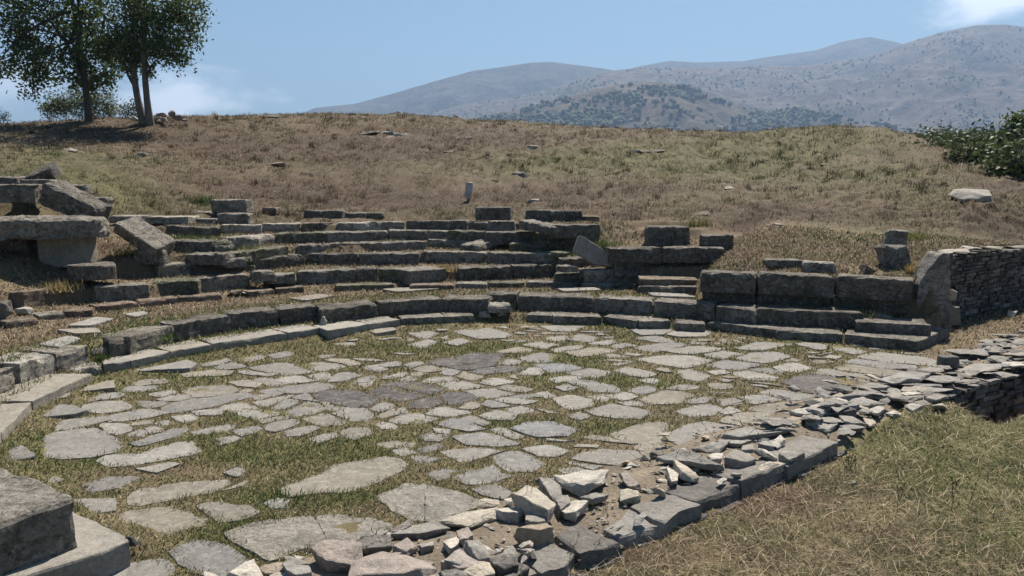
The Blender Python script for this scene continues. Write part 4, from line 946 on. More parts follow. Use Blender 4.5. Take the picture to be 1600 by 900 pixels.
def on_floor(x, y, m=0.0):
    th, r = polar(x, y); d, s, _ = seg_dist(x, y, RW_L)
    return (r < row_r(1, th) - m) & (s < 0) & (d > m) & (y > 3.6) | ((th < TH_R + 4) & (s < 0) & (d > m) & (y < 13.2) & (x < 9) & (r < 8.6) & (y > 10))
rg_ = np.random.default_rng(21); tries = 0
while len(PAVERS) < 292 and tries < 9000:
    tries += 1
    x, y = rg_.uniform(-6, 6.2), rg_.uniform(5.4, 13.6); A1 = np.array([x]); A2 = np.array([y])
    if not on_floor(A1, A2, .22)[0] or rg_.random() > (0.25 if y < 8.5 else 1.0): continue
    gf, _ = field(A1, A2)
    if gf[0] > .62: continue
    ln, wd = rg_.uniform(.11, .34) * (.7 if y < 8.5 else 1), rg_.uniform(.08, .19) * (.7 if y < 8.5 else 1)
    n = rg_.integers(5, 8); an = np.sort(rg_.uniform(0, 2 * math.pi, n)); yaw = rg_.normal(0.05, .35)
    q = np.column_stack([np.cos(an) * ln, np.sin(an) * wd]) * rg_.uniform(.75, 1, (n, 1))
    q = q @ np.array([[math.cos(yaw), math.sin(yaw)], [-math.sin(yaw), math.cos(yaw)]]) + np.array([x, y])
    if abs(area(q)) < .012: continue
    big = (q - [x, y]) * 1.25 + [x, y]; s_ = resample(big, .05)
    if occupied(s_[:, 0], s_[:, 1]).any() or occupied(A1, A2).any(): continue
    paver(q, str(rg_.choice(['stone', 'pale', 'tan'], p=[.4, .15, .45])), z1=rg_.uniform(.004, .02)); mark(q)
# flags let into the walkway behind the front seats
WALK = []
for pts, lb in [([(57,538),(108,524),(128,529),(92,543)], "pale flag showing in the walkway by the lower kerb block"), ([(103,509),(150,495),(180,498),(142,509)], "pale diamond flag in the walkway grass below the thin kerb"), ([(193,491),(226,486),(234,490),(210,495)], "small pale flag in the walkway grass beyond the diamond one"), ([(85,515),(150,512),(160,519),(120,522)], "sunken tan flag at the walkway's edge behind the lower block"), ([(452,466),(500,459),(522,462),(478,470)], "dusty flag in the walkway behind the middle front seats"), ([(595,452),(660,447),(690,451),(620,456)], "dusty flag below the earthy gap of the thin kerb"),
                ([(868,450),(930,449),(940,453),(880,455)], "pale worn flag in the walkway beyond the stair"), ([(1010,456),(1070,459),(1090,465),(1020,462)], "pale worn flag in the walkway below the plinth slab")]:
    poly = np.array([Pz(u, v, .44)[:2] for u, v in pts])
    V, F = prism(poly, .36, .447, nseed(), cell=.06, amp=.008, edge=.012); o = mesh_obj("walkway_flag", V, F, M_PAVE, color=vary(PT['pale' if 'pale' in lb else 'tan'])); tag(o, lb, "paving slab", "flags let into the walkway"); WALK.append(poly); mark(poly)
# ================================================================ the low rubble wall and its loose stones
n_ = 60
def along(P, t):
    seg = np.linalg.norm(np.diff(P, axis=0), axis=1); c = np.concatenate([[0], np.cumsum(seg)]); s = np.clip(t, 0, 1) * c[-1]
    return np.column_stack([np.interp(s, c, P[:, 0]), np.interp(s, c, P[:, 1])])
ts = np.linspace(0, 1, 90); Lp, Rp = along(RW_L, ts), along(RW_R, ts)
cols = 9; V = []
for f in np.linspace(0, 1, cols): 
    q = Lp * (1 - f) + Rp * f; zt = -.02 + .09 * math.sin(math.pi * f) ** .6
    V.append(np.column_stack([q, np.full(len(q), zt)]))
V.append(np.column_stack([Rp + .02, np.full(len(Rp), -.75)])); V.insert(0, np.column_stack([Lp, np.full(len(Lp), -.2)]))
V = np.vstack(V); V[:, 2] += .022 * fbm3(V, 6, 3, 3); nn = len(ts); F = []
for a in range(cols + 1):
    for b in range(nn - 1): F.append((a*nn+b, (a+1)*nn+b, (a+1)*nn+b+1, a*nn+b+1))
F = [f[::-1] for f in F]
core = empty("rubble_wall", (float(V[:, 0].mean()), float(V[:, 1].mean()), -.1)); tag(core, "low broken wall of dry stone and rubble edging the paved floor", "wall")
coreM = attr_mat("wall_earth", var=.3, vscale=40, bump=1.0, bdist=.03)
mesh_obj("wall_core", V - np.array(core.location), F, coreM, loc=np.zeros(3), parent=core, col=np.tile(np.array([.25,.21,.16]), (len(V), 1)) * (.75 + .5 * fbm3(V, 7, 9, 3)[:, None]))
wp2 = along(RW_R, np.linspace(.0, 1, 24)); wp2 = wp2 + np.array([.05, -.04])
V0, F0 = wall_stones(wp2, lambda s: -.7, lambda s: .0 if s < 6.2 else .06, .3, .075, 8, .10, .34, [], [], -1)
mesh_obj("stone_facing", np.vstack(V0) - np.array(core.location), F0, M_WALL, loc=np.zeros(3), parent=core, color=(.13,.125,.12))

RT = {'cream': (.38,.345,.285), 'white': (.43,.405,.36), 'grey': (.25,.238,.218), 'dark': (.15,.143,.133), 'pink': (.285,.25,.225), 'tan': (.28,.238,.185)}
RUB = []
def rub(tile, pts, z, th, tone, tilt=None, amp=.008, edge=.010):
    ox, oy = tile
    poly = np.array([Pz(ox + x / 5, oy + y / 5, z)[:2] for x, y in pts])
    th = th * .72; z = z - .02 - .03 * (z > .18)
    rg = np.random.default_rng(nseed()); c0 = poly.mean(0); sz_ = math.sqrt(abs(area(poly))); j = min(.02, .07 * sz_)
    top = np.column_stack([poly + rg.normal(size=poly.shape) * j * .6, z + rg.normal(size=len(poly)) * j * .9])
    sh = rg.normal(size=2) * .05 * sz_
    P = [top, np.array([[*(c0 + rg.normal(size=2) * .15 * sz_), z + j]])]
    for zz, s0, s1 in ((.45, .96, 1.14), (1.0, .7, 1.06)):
        P.append(np.column_stack([c0 + sh * zz + (poly - c0) * rg.uniform(s0, s1, (len(poly), 1)), z - th * zz + rg.normal(size=len(poly)) * j]))
    V, F = hull_of(np.vstack(P), min(.005, .02 * sz_))
    if tilt:
        c = V.mean(0)
        for ax, dg in tilt: V = (V - c) @ rot(ax, dg).T + c
    o = mesh_obj("rubble_slab", V, F, M_RUB if tone != 'dark' else M_SEAT, color=vary(RT[tone], .08)); c = poly.mean(0)
    RUB.append(dict(o=o, c=c, size=math.sqrt(abs(area(poly))), tone=tone, shape='flat')); mark(poly)
T1, T2, T3, T4, T5 = (680,720), (940,660), (420,720), (140,720), (1180,540)
for a in [
 (T1, [(595,190),(700,150),(780,160),(860,200),(940,260),(870,340),(780,290),(640,240)], .27, .20, 'cream', [('Y', 6)], .012, .02),
 (T1, [(20,430),(300,365),(480,365),(490,405),(380,440),(250,490)], .13, .085, 'cream'), (T1, [(460,350),(640,340),(720,360),(640,400),(520,400)], .15, .1, 'white', [('X', -4)]),
 (T1, [(940,100),(1150,60),(1350,80),(1300,140),(1150,185),(1000,140)], .17, .09, 'white'), (T1, [(1130,230),(1250,195),(1350,205),(1230,255)], .19, .08, 'grey'),
 (T1, [(970,340),(1060,300),(1200,310),(1100,390),(1020,390)], .16, .1, 'white'), (T1, [(640,470),(870,435),(935,470),(830,500),(800,495)], .23, .17, 'tan', None, .012, .02),
 (T1, [(720,340),(790,320),(870,380),(860,435),(740,430),(700,400)], .21, .14, 'grey', None, .02, .03),
 (T1, [(810,120),(900,110),(960,150),(990,210),(930,230)], .22, .15, 'grey', [('X', 8)]), (T1, [(930,260),(1040,235),(1060,300),(980,345)], .18, .12, 'grey'),
 (T3, [(620,820),(720,730),(900,690),(1200,720),(1290,790),(1200,850),(900,870),(640,890)], .17, .16, 'pink', [('X', 2)], .014, .03),
 (T3, [(330,650),(480,605),(700,650),(715,720),(650,770),(460,760),(380,720)], .17, .12, 'pink', [('Y', 5)]), (T3, [(650,600),(820,570),(950,570),(960,650),(800,670),(700,660)], .14, .11, 'dark', None, .014, .03),
 (T3, [(950,550),(1080,480),(1290,470),(1400,510),(1180,560)], .11, .07, 'grey'), (T3, [(110,760),(190,710),(300,720),(340,820),(200,850)], .19, .14, 'grey', None, .02, .03),
 (T3, [(970,655),(1090,575),(1160,640),(1080,690)], .14, .09, 'pink'), (T3, [(1170,630),(1280,600),(1290,640),(1190,665)], .13, .06, 'grey'), (T3, [(1360,620),(1480,560),(1500,600),(1420,680)], .14, .08, 'white'),
 (T3, [(1470,520),(1560,500),(1600,560),(1500,610)], .15, .1, 'pink'), (T3, [(1350,740),(1480,640),(1640,690),(1700,760),(1500,800)], .2, .15, 'pink', None, .02, .03),
 (T4, [(1080,840),(1290,750),(1330,800),(1360,900),(1240,910)], .16, .12, 'white'), (T4, [(890,850),(1060,880),(1090,930),(890,960)], .12, .1, 'white'), (T4, [(1330,790),(1480,760),(1550,830),(1480,860),(1360,850)], .13, .1, 'tan'), (T4, [(1400,890),(1540,860),(1640,920),(1450,960)], .12, .1, 'cream'),
 (T1, [(210,780),(330,730),(420,735),(465,800),(330,840)], .23, .2, 'cream', [('X', 6)], .012, .02), (T1, [(405,700),(530,670),(640,690),(660,740),(540,760),(470,745)], .24, .2, 'dark', [('X', 10)], .01, .014),
 (T1, [(20,830),(150,780),(250,830),(330,920),(100,940)], .21, .18, 'dark', None, .02, .035), (T1, [(230,590),(330,560),(380,600),(430,680),(330,690),(260,640)], .22, .16, 'grey', [('Y', 8)]), (T1, [(650,740),(740,780),(640,830),(560,880),(520,850)], .19, .14, 'dark'),
 (T5, [(440,440),(620,375),(730,410),(720,450),(560,460)], .19, .08, 'white', [('Y', -3)]), (T5, [(290,490),(460,460),(560,490),(480,535),(340,510)], .16, .10, 'white', [('X', 3)]), (T5, [(560,455),(680,455),(800,495),(600,500)], .15, .12, 'dark'),
 (T5, [(375,550),(440,535),(525,575),(470,595),(400,580)], .12, .06, 'cream'), (T5, [(650,380),(800,335),(950,340),(920,365),(730,385)], .15, .06, 'grey'), (T5, [(800,305),(880,285),(1060,305),(1000,330)], .15, .05, 'grey'), (T5, [(960,265),(1130,200),(1370,215),(1290,260),(1060,285)], .18, .05, 'grey'),
 (T5, [(970,370),(1150,355),(1200,375),(1100,400)], .14, .05, 'grey'), (T5, [(1060,395),(1230,365),(1380,370),(1200,410)], .15, .05, 'grey'), (T5, [(1170,460),(1230,440),(1320,460),(1240,490)], .13, .06, 'white'), (T5, [(1330,400),(1400,365),(1500,375),(1420,420)], .16, .06, 'grey'), (T5, [(1240,425),(1330,410),(1380,440),(1290,445)], .14, .05, 'grey'),
 (T5, [(880,490),(990,455),(1010,480),(960,520)], .11, .06, 'white'), (T5, [(1020,515),(1090,485),(1150,520),(1080,535)], .10, .05, 'cream'), (T5, [(850,560),(900,530),(950,575),(890,610)], .08, .05, 'cream'),
 (T5, [(740,405),(850,390),(970,430),(880,450),(760,440)], .15, .09, 'grey'), (T5, [(640,530),(780,545),(860,600),(700,590)], .12, .05, 'grey'), (T5, [(450,610),(560,570),(640,600),(560,650)], .11, .05, 'grey'), (T5, [(600,580),(700,590),(860,630),(720,630)], .10, .05, 'grey'),
 (T5, [(20,660),(190,580),(320,640),(200,660)], .14, .05, 'grey'), (T5, [(160,580),(310,525),(380,570),(340,610),(230,610)], .10, .05, 'tan'),
 (T2, [(430,240),(620,200),(830,270),(950,320),(700,290)], .17, .10, 'grey', [('Y', 2)]), (T2, [(560,285),(640,300),(740,365),(760,385),(720,400),(620,385)], .17, .09, 'cream', [('Y', 12)]), (T2, [(500,330),(550,330),(600,390),(580,440),(540,440)], .15, .08, 'white', [('Y', 14)]),
 (T2, [(1010,380),(1080,360),(1220,400),(1130,425),(1040,405)], .12, .05, 'cream'), (T2, [(1170,370),(1300,265),(1500,300),(1400,330),(1230,380)], .12, .07, 'cream'), (T2, [(1390,220),(1420,208),(1590,235),(1480,270),(1390,250)], .17, .1, 'grey'), (T2, [(700,180),(880,140),(1000,150),(920,200)], .12, .05, 'grey'),
 (T2, [(830,240),(880,215),(950,225),(940,265),(860,265)], .17, .07, 'white'), (T2, [(960,280),(1020,220),(1160,205),(1210,265),(1080,295)], .17, .12, 'grey'), (T2, [(1210,170),(1290,165),(1375,225),(1300,210)], .19, .06, 'white', [('Y', 16)]), (T2, [(880,130),(960,115),(1180,130),(1080,150)], .14, .04, 'grey'), (T2, [(960,95),(1150,25),(1420,60),(1230,70),(1100,105)], .14, .05, 'grey'),
 (T2, [(610,185),(640,185),(740,225),(700,235)], .16, .05, 'white', [('Y', 8)]), (T2, [(140,520),(200,505),(300,525),(280,570),(150,580)], .14, .08, 'cream'), (T2, [(130,385),(190,360),(300,440),(210,465)], .17, .07, 'pink', [('Y', 10)]),
 (T2, [(1220,160),(1300,110),(1390,140),(1340,180)], .15, .06, 'grey'), (T2, [(1100,165),(1180,160),(1190,190),(1090,195)], .16, .06, 'grey'),
]: rub(*a)
c = Pz(1480, 572, .1); V, F = prism(np.array([(-.13,-.08),(.11,-.09),(.12,.07),(-.11,.08)]), 0, .16, nseed(), cell=.04, amp=.01, edge=.014)
o = mesh_obj("rubble_block", V @ rot('Z', 8).T + np.array([c[0], c[1] , .08]), F, M_RUB, color=(.12,.115,.115)); RUB.append(dict(o=o, c=c[:2], size=.24, tone='dark', shape='squared'))
for tone, u, v, w, h_, d in [('grey',1505,553,.75,.05,.35),('grey',1545,548,.7,.05,.35),('grey',1430,588,.6,.05,.3),('grey',1530,575,.7,.05,.35),('cream',1533,571,.25,.04,.2),('white',1580,568,.35,.05,.22),('grey',1590,555,.6,.05,.3),('grey',1455,610,.5,.06,.3),('white',1424,618,.28,.04,.14),('grey',1400,600,.5,.05,.3),('grey',1470,596,.55,.05,.35),('grey',1575,585,.4,.05,.3)]:
    c = Pz(u, v, .12); V, F = hull_stone(w, d, h_, nseed(), 16, .6)
    V = V @ (rot('Z', RNG.uniform(-10, 35)) @ rot('X', RNG.normal() * 3) @ rot('Y', RNG.normal() * 4)).T + np.array([c[0], c[1], .10 + RNG.uniform(0, .05)])
    o = mesh_obj("rubble_slab", V, F, M_RUB, color=vary(RT[tone])); RUB.append(dict(o=o, c=c[:2], size=math.sqrt(w * d) * .9, tone=tone, shape='flat'))
# the big slabs that edge the wall on the grass side
for i, (u0, u1) in enumerate([(790,842),(843,908),(909,968),(969,1032),(1033,1092),(1093,1160),(1161,1224),(1225,1306)]):
    vx = [830,930,1050,1140,1230,1310,1370]; vy = [893,853,803,762,724,688,655]
    A = Pz(u0, np.interp(u0, vx, vy, left=908), .11)[:2]; B = Pz(u1, np.interp(u1, vx, vy), .11)[:2]; tv = (B - A) / np.linalg.norm(B - A); nv = np.array([-tv[1], tv[0]])
    dp = RNG.uniform(.26, .42); ja = RNG.normal(size=4) * .03
    poly = np.array([A + nv * ja[0], (A + B) / 2 + nv * RNG.normal() * .03, B + nv * ja[1], B + nv * (dp + ja[2]) - tv * .03, A + nv * (dp * .9 + ja[3]) + tv * .02])
    zt = .085 + RNG.uniform(-.02, .02)
    V, F = prism(poly, -.12, zt, nseed(), cell=.04, amp=.016, edge=.02, round_=.06, chip=1.4)
    cc_ = V.mean(0); V = (V - cc_) @ (rot('X', RNG.normal() * 2.5) @ rot('Y', RNG.normal() * 2.5)).T + cc_
    tn_ = 'dark' if i in (2, 5) else 'grey'; o = mesh_obj("rubble_slab", V, F, M_RUB, color=vary(tuple(.82 * x for x in RT[tn_]))); RUB.append(dict(o=o, c=poly.mean(0), size=.4, tone=tn_, shape='edge')); mark(poly)
# loose broken stones and plates strewn over the core
rg_ = np.random.default_rng(33); N_, tries = 0, 0
while N_ < 212 and tries < 6000:
    tries += 1
    t = rg_.random() * (.62 if N_ < 150 else 1) ; f = rg_.uniform(.03, .97); p = (along(RW_L, np.array([t])) * (1 - f) + along(RW_R, np.array([t])) * f)[0]
    if p[0] > 8.5 or p[1] < 4.0: continue
    far_ = p[0] > 2.6; oc = bool(occupied(p[:1], p[1:2])[0])
    if oc and rg_.random() < (.45 if not far_ else .7): continue
    if far_:
        sx, sy, sz = rg_.uniform(.16, .5), rg_.uniform(.12, .3), rg_.uniform(.03, .07); shape = 'flat'; z = .075 + rg_.uniform(0, .06); tp = [.09,.05,.70,.12,.02,.02]
    else:
        s = rg_.uniform(.06, .16); sx, sy, sz = s * rg_.uniform(1.0, 2.0), s * rg_.uniform(.7, 1.1), s * rg_.uniform(.28, .6); shape = 'angular'; z = .05 + sz * .3; tp = [.24,.2,.29,.08,.11,.08]
    tone = str(rg_.choice(['cream','white','grey','dark','pink','tan'], p=tp))
    V, F = hull_stone(sx, sy, sz, nseed(), 12 if shape == 'angular' else 15, rg_.uniform(.2, .6))
    V = V @ (rot('Z', rg_.uniform(-30, 60)) @ rot('X', rg_.normal() * (14 if shape == 'angular' else 5)) @ rot('Y', rg_.normal() * (14 if shape == 'angular' else 6))).T + np.array([p[0], p[1], z + (.07 if oc else 0)])
    o = mesh_obj("rubble_stone", V, F, M_RUB, color=vary(RT[tone], .1)); RUB.append(dict(o=o, c=p, size=math.sqrt(sx * sy), tone=tone, shape=shape)); N_ += 1
# chips too many and too small to count
rg_ = np.random.default_rng(44); V_, F_, C_, k = [], [], [], 0
cv, cf = hull_stone(1, .8, .6, 5, 9, .3); cf3 = [f_ for f_ in cf]
for _ in range(1500):
    t, f = rg_.random(), rg_.uniform(.02, .98); p = (along(RW_L, np.array([t])) * (1 - f) + along(RW_R, np.array([t])) * f)[0]
    if p[0] > 9 or p[1] < 4: continue
    s = rg_.uniform(.018, .06); M = rot('Z', rg_.uniform(0, 360)) @ rot('X', rg_.uniform(-40, 40))
    v = (cv * s * np.array([rg_.uniform(.8, 1.8), 1, rg_.uniform(.5, 1)])) @ M.T + np.array([*p, .02 + .055 * math.sin(math.pi * f) ** .6 + s * .2])
    V_.append(v); F_ += [tuple(i + k for i in q) for q in cf3]; k += len(v)
    C_.append(np.tile(np.array(RT[str(rg_.choice(['cream', 'white', 'grey', 'pink', 'tan'], p=[.25, .2, .3, .1, .15]))]) * rg_.uniform(.6, 1.1), (len(v), 1)))
o = mesh_obj("rubble_chips", np.vstack(V_), F_, attr_mat("stone_chip", var=.3, vscale=60), loc=np.zeros(3), col=np.vstack(C_)); tag(o, "small stone chips littering the rubble wall", kind='stuff')
# a few stones lost in the dry grass of the near ground
for u, v, w, lb in [(1336,760,.11,"small pink stone alone in the dry grass"),(963,858,.12,"pale stone in dry grass beside the rubble wall"),(1310,790,.07,"grey pebble in the reddish dry grass"),(1165,845,.06,"pale pebble at the foot of the wall, in dry grass"),(1470,643,.22,"flat pale stone in grass near the wall's dark face"),(1580,494,.3,"pale slab chip in the grass before the retaining wall"),(345,697,.1,"little white stone in the greenest turf of the paved floor")]:
    g = gpt(u, v); V, F = hull_stone(w, w * .7, w * .45, nseed(), 12, .4); o = mesh_obj("stone", V @ rot('Z', RNG.uniform(0, 90)).T + g + np.array([0, 0, w * .15]), F, M_RUB, color=vary(RT['pink' if 'pink' in lb else 'cream'])); tag(o, lb, "stone")
# ================================================================ turf
def blades(name, X, Y, Z, ln, wd, elev, col, label, seed, per=1):
    rg = np.random.default_rng(seed); n = len(X)
    az = rg.uniform(0, 2 * math.pi, n); ce, se = np.cos(elev), np.sin(elev)
    dx, dy, dz = np.cos(az) * ce * ln, np.sin(az) * ce * ln, se * ln
    pa = az + math.pi / 2 + rg.normal(0, .5, n)
    bx, by = np.cos(pa) * wd / 2, np.sin(pa) * wd / 2
    mx = 0.55; bend = rg.uniform(.0, .35, n) * ln
    B0 = np.column_stack([X - bx, Y - by, Z]); B1 = np.column_stack([X + bx, Y + by, Z])
    M0 = np.column_stack([X + dx * mx - bx * .8, Y + dy * mx - by * .8, Z + dz * mx + bend * .4]); M1 = np.column_stack([X + dx * mx + bx * .8, Y + dy * mx + by * .8, Z + dz * mx + bend * .4 + wd * .15])
    T = np.column_stack([X + dx, Y + dy, Z + dz])
    V = np.stack([B0, B1, M1, M0, T], 1).reshape(-1, 3); k = np.arange(n)[:, None] * 5
    F = np.vstack([k + np.array([0, 1, 2]), k + np.array([0, 2, 3]), k + np.array([3, 2, 4])])
    o = mesh_obj(name, V, F, M_GRASS, loc=np.zeros(3), col=np.repeat(col, 5, 0))
    tag(o, label, kind='stuff'); return o
def blade_col(x, y, rg, dry=0.0):
    g, b = field(x, y); n = len(x); u = rg.random(n)
    pg = np.clip(g * 1.05 - .06 - dry, 0, .95)[:, None]; isg = rg.random(n)[:, None] < pg
    st = np.where((u < (.48 - .2 * (y > 14)))[:, None], C_STRAW, np.where((u < .82)[:, None], C_TAN, C_BROWN))
    st = st * (1 - (b * .62)[:, None]) + np.where((u < .35)[:, None], C_TAN * .9, np.where((u < .6)[:, None], C_RED, C_BROWN * 1.1)) * (b * .62)[:, None]
    gr = np.where((u < .5)[:, None], C_OLIVE, np.where((u < .86)[:, None], C_GREEN, C_DEEP))
    c = np.where(isg, gr, st) * (.28 + 1.25 * rg.random((n, 1)) ** 1.4)
    return c, g, b
rg_ = np.random.default_rng(5)
def polar_sample(n, a0, a1, r0, r1):
    a = np.radians(rg_.uniform(a0, a1, n)); r = np.exp(rg_.uniform(math.log(r0), math.log(r1), n))
    return r * np.sin(a), r * np.cos(a)
# turf between the slabs and on the treads
x, y = polar_sample(480000, -38, 38, 4.2, 19)
on = on_floor(x, y, -.05); th, r = polar(x, y)
g, b = field(x, y)
tread = (r > row_r(1, th) + .05) & (th > TH_R - 1) & (th < TH_L - 3) & (r < row_r(8, th) + .6)
dw_, sw_, _ = seg_dist(x, y, RW_L)
par = (x > 5.2) & (sw_ < 0) & ~on & ~tread
fl = on | (par & (y < 24))
occ_e = eroded()
occ_e2 = occ_e.copy()
for dj, di in ((1,0),(-1,0),(0,1),(0,-1)): occ_e2 &= np.roll(occ_e, (dj, di), (0, 1))
inn = occupied(x, y) & (rg_.random(len(x)) > .4)
soil = ground(x, y) > slab_z(x, y) + .001
keep = (fl & (((~occupied(x, y, occ_e2)) & (~inn)) | soil) & (rg_.random(len(x)) < .55 + .6 * g)) | (tread & (rg_.random(len(x)) < .75 + .4 * g))
# a little turf creeps over the rims of the slabs
x, y, fl, g = x[keep], y[keep], fl[keep], g[keep]
z = ground(x, y) - .006
c, g, b = blade_col(x, y, rg_, .0)
D = np.hypot(x, y); ln = rg_.uniform(.018, .055, len(x)) * (1 + .5 * g) * (1 + .03 * np.maximum(0, D - 8)) * np.where(fl, 1, 1.35); wd = rg_.uniform(.004, .008, len(x)) * np.maximum(1, D / 6)
blades("turf", x, y, z, ln, wd, rg_.uniform(.1, 1.0, len(x)), c, "short dry and green turf growing between the slabs and over the treads", 3)
# the near ground at the photographer's side
x, y = polar_sample(480000, -6, 44, 3.9, 11.5)
d, s, _ = seg_dist(x, y, RW_R); keep = (s > 0) & (y < 11.3) & (d > .02) & (rg_.random(len(x)) < .72 + 1.1 * fbm2(x, y, 2.2, 81, 4, .6))
x, y = x[keep], y[keep]; z = ground(x, y) - .008
c, g, b = blade_col(x, y, rg_, .04)
D = np.hypot(x, y); ln = rg_.uniform(.025, .085, len(x)); wd = rg_.uniform(.0022, .0048, len(x)) * np.maximum(1, D / 5); c = c * (1 + .45 * fbm2(x, y, 5.0, 75, 3, .7))[:, None]
blades("dry_grass", x, y, z, ln, wd, rg_.uniform(.0, .8, len(x)), c, "matted dry grass on the ground before the rubble wall", 4)
# longer straws lying about on it
x, y = polar_sample(9000, -6, 38, 3.9, 10.5); d, s, _ = seg_dist(x, y, RW_R); keep = (s > 0) & (d > .03); x, y = x[keep], y[keep]
cs = np.where((rg_.random(len(x)) < .7)[:, None], C_STRAW * 1.15, C_BROWN) * rg_.uniform(.7, 1.25, (len(x), 1))
blades("straw", x, y, ground(x, y) + .012, rg_.uniform(.08, .22, len(x)), rg_.uniform(.002, .0035, len(x)) * np.maximum(1, np.hypot(x, y) / 5), rg_.uniform(.0, .45, len(x)), cs, "long loose straws lying on the dry grass", 6)
# the hill
x, y = polar_sample(760000, -43, 43, 13.5, 62)
th, r = polar(x, y); d, s, _ = seg_dist(x, y, WALL_BACK)
keep = ((r > row_r(8, th) + .3) | ((th < ROWS[5][0, 0]) & (r > row_r(4, th) + .4))) & (y > 12) & ((th > TH_R) | (s <= 0)) & ~((x > 8) & (s > 0))
x, y = x[keep], y[keep]
cl = fbm2(x, y, 1.1, 71, 4, .6); keep = rg_.random(len(x)) < .7 + 1.0 * cl
x, y, cl = x[keep], y[keep], cl[keep]; z = ground(x, y) - .02
c, g, b = blade_col(x, y, rg_, .0)
c = c * (.74 + .55 * fbm2(x, y, 3.1, 73, 4, .7) + .22 * cl)[:, None]; c = c * .9 + c.mean(1, keepdims=True) * .1
# taller tussocks standing out of the turf
tx, ty = polar_sample(4200, -43, 43, 14.5, 58); tt, tr = polar(tx, ty); td, tss, _ = seg_dist(tx, ty, WALL_BACK)
kk = (tr > row_r(8, tt) + .5) & (ty > 12) & ~((tx > 7) & (tss > 0)) & (rg_.random(len(tx)) < .55 + 1.2 * fbm2(tx, ty, .35, 91, 3)); tx, ty = tx[kk], ty[kk]
nb = 26; sp = np.repeat(rg_.uniform(.05, .17, len(tx)), nb); cx_ = np.repeat(tx, nb) + rg_.normal(size=len(tx) * nb) * sp; cy_ = np.repeat(ty, nb) + rg_.normal(size=len(tx) * nb) * sp * .8
tc_, _, _ = blade_col(tx, ty, rg_); tc_ = np.repeat(tc_ * rg_.uniform(.45, 1.0, (len(tx), 1)), nb, 0) * rg_.uniform(.6, 1.3, (len(cx_), 1))
hh_ = np.repeat(rg_.uniform(.10, .30, len(tx)), nb) * rg_.uniform(.5, 1.1, len(cx_))
TUS = (cx_, cy_, ground(cx_, cy_) - .02, hh_, rg_.uniform(.008, .015, len(cx_)) * np.maximum(1, np.hypot(cx_, cy_) / 22), rg_.uniform(.5, 1.4, len(cx_)), tc_)
D = np.hypot(x, y); ln = rg_.uniform(.045, .15, len(x)) * (.8 + .5 * np.clip(cl + .3, 0, 1)) * np.maximum(1, D / 26); wd = rg_.uniform(.007, .014, len(x)) * np.maximum(1, D / 20)
el_ = rg_.uniform(.03, .75, len(x)); x, y, z, ln, wd, el_, c = [np.concatenate([p_, q_]) for p_, q_ in zip((x, y, z, ln, wd, el_, c), TUS)]
blades("hill_grass", x, y, z, ln, wd, el_, c, "dry brown and green grass covering the hillside behind the seats", 5)

# ================================================================ trees, bushes, weeds
def tube(path, rad, sides=8):
    path = np.asarray(path, float); n = len(path); V, F = [], []
    for i in range(n):
        t = path[min(i + 1, n - 1)] - path[max(i - 1, 0)]; t /= np.linalg.norm(t) + 1e-9
        a = np.cross(t, [0.3, 1, .1]); a /= np.linalg.norm(a); b = np.cross(t, a)
        for k in range(sides):
            w = 2 * math.pi * k / sides; V.append(path[i] + (a * math.cos(w) + b * math.sin(w)) * rad[i])
    for i in range(n - 1):
        for k in range(sides): F.append((i*sides+k, i*sides+(k+1) % sides, (i+1)*sides+(k+1) % sides, (i+1)*sides+k))
    return np.array(V), F
def join(parts):
    V, F, k = [], [], 0
    for v, f in parts: V.append(v); F += [tuple(i + k for i in q) for q in f]; k += len(v)
    return np.vstack(V), F
def curve_to(a, b, rg, sag=0.0, n=6, wob=.06):
    t = np.linspace(0, 1, n)[:, None]; L_ = np.linalg.norm(b - a); p = a + (b - a) * t
    p = p + np.sin(math.pi * t) * np.array([rg.normal() * wob * L_, rg.normal() * wob * L_, sag * L_ + rg.normal() * wob * L_]); return p
def leaves(ctrs, n_each, spread, size, rg, cols, aspect=.62, droop=.3):
    C = np.repeat(ctrs, n_each, 0); n = len(C)
    P = C + rg.normal(size=(n, 3)) * spread
    nrm = rg.normal(size=(n, 3)) + np.array([0, 0, .7]); nrm /= np.linalg.norm(nrm, axis=1)[:, None]
    a = np.cross(nrm, rg.normal(size=(n, 3))); a /= np.linalg.norm(a, axis=1)[:, None]; b = np.cross(nrm, a)
    a[:, 2] -= droop; s = size * rg.uniform(.6, 1.3, (n, 1))
    q = np.stack([P - a * s * .5, P + b * s * aspect * .5 + nrm * s * .08, P + a * s * .5, P - b * s * aspect * .5 + nrm * s * .08], 1).reshape(-1, 3)
    k = np.arange(n)[:, None] * 4; F = k + np.arange(4)[None, :]
    pick = rg.integers(0, len(cols), n); col = np.array(cols)[pick] * rg.uniform(.7, 1.35, (n, 1))
    return q, F, np.repeat(col, 4, 0)
LEAFC = [(.075,.108,.03),(.098,.135,.04),(.055,.082,.025),(.13,.17,.055)]
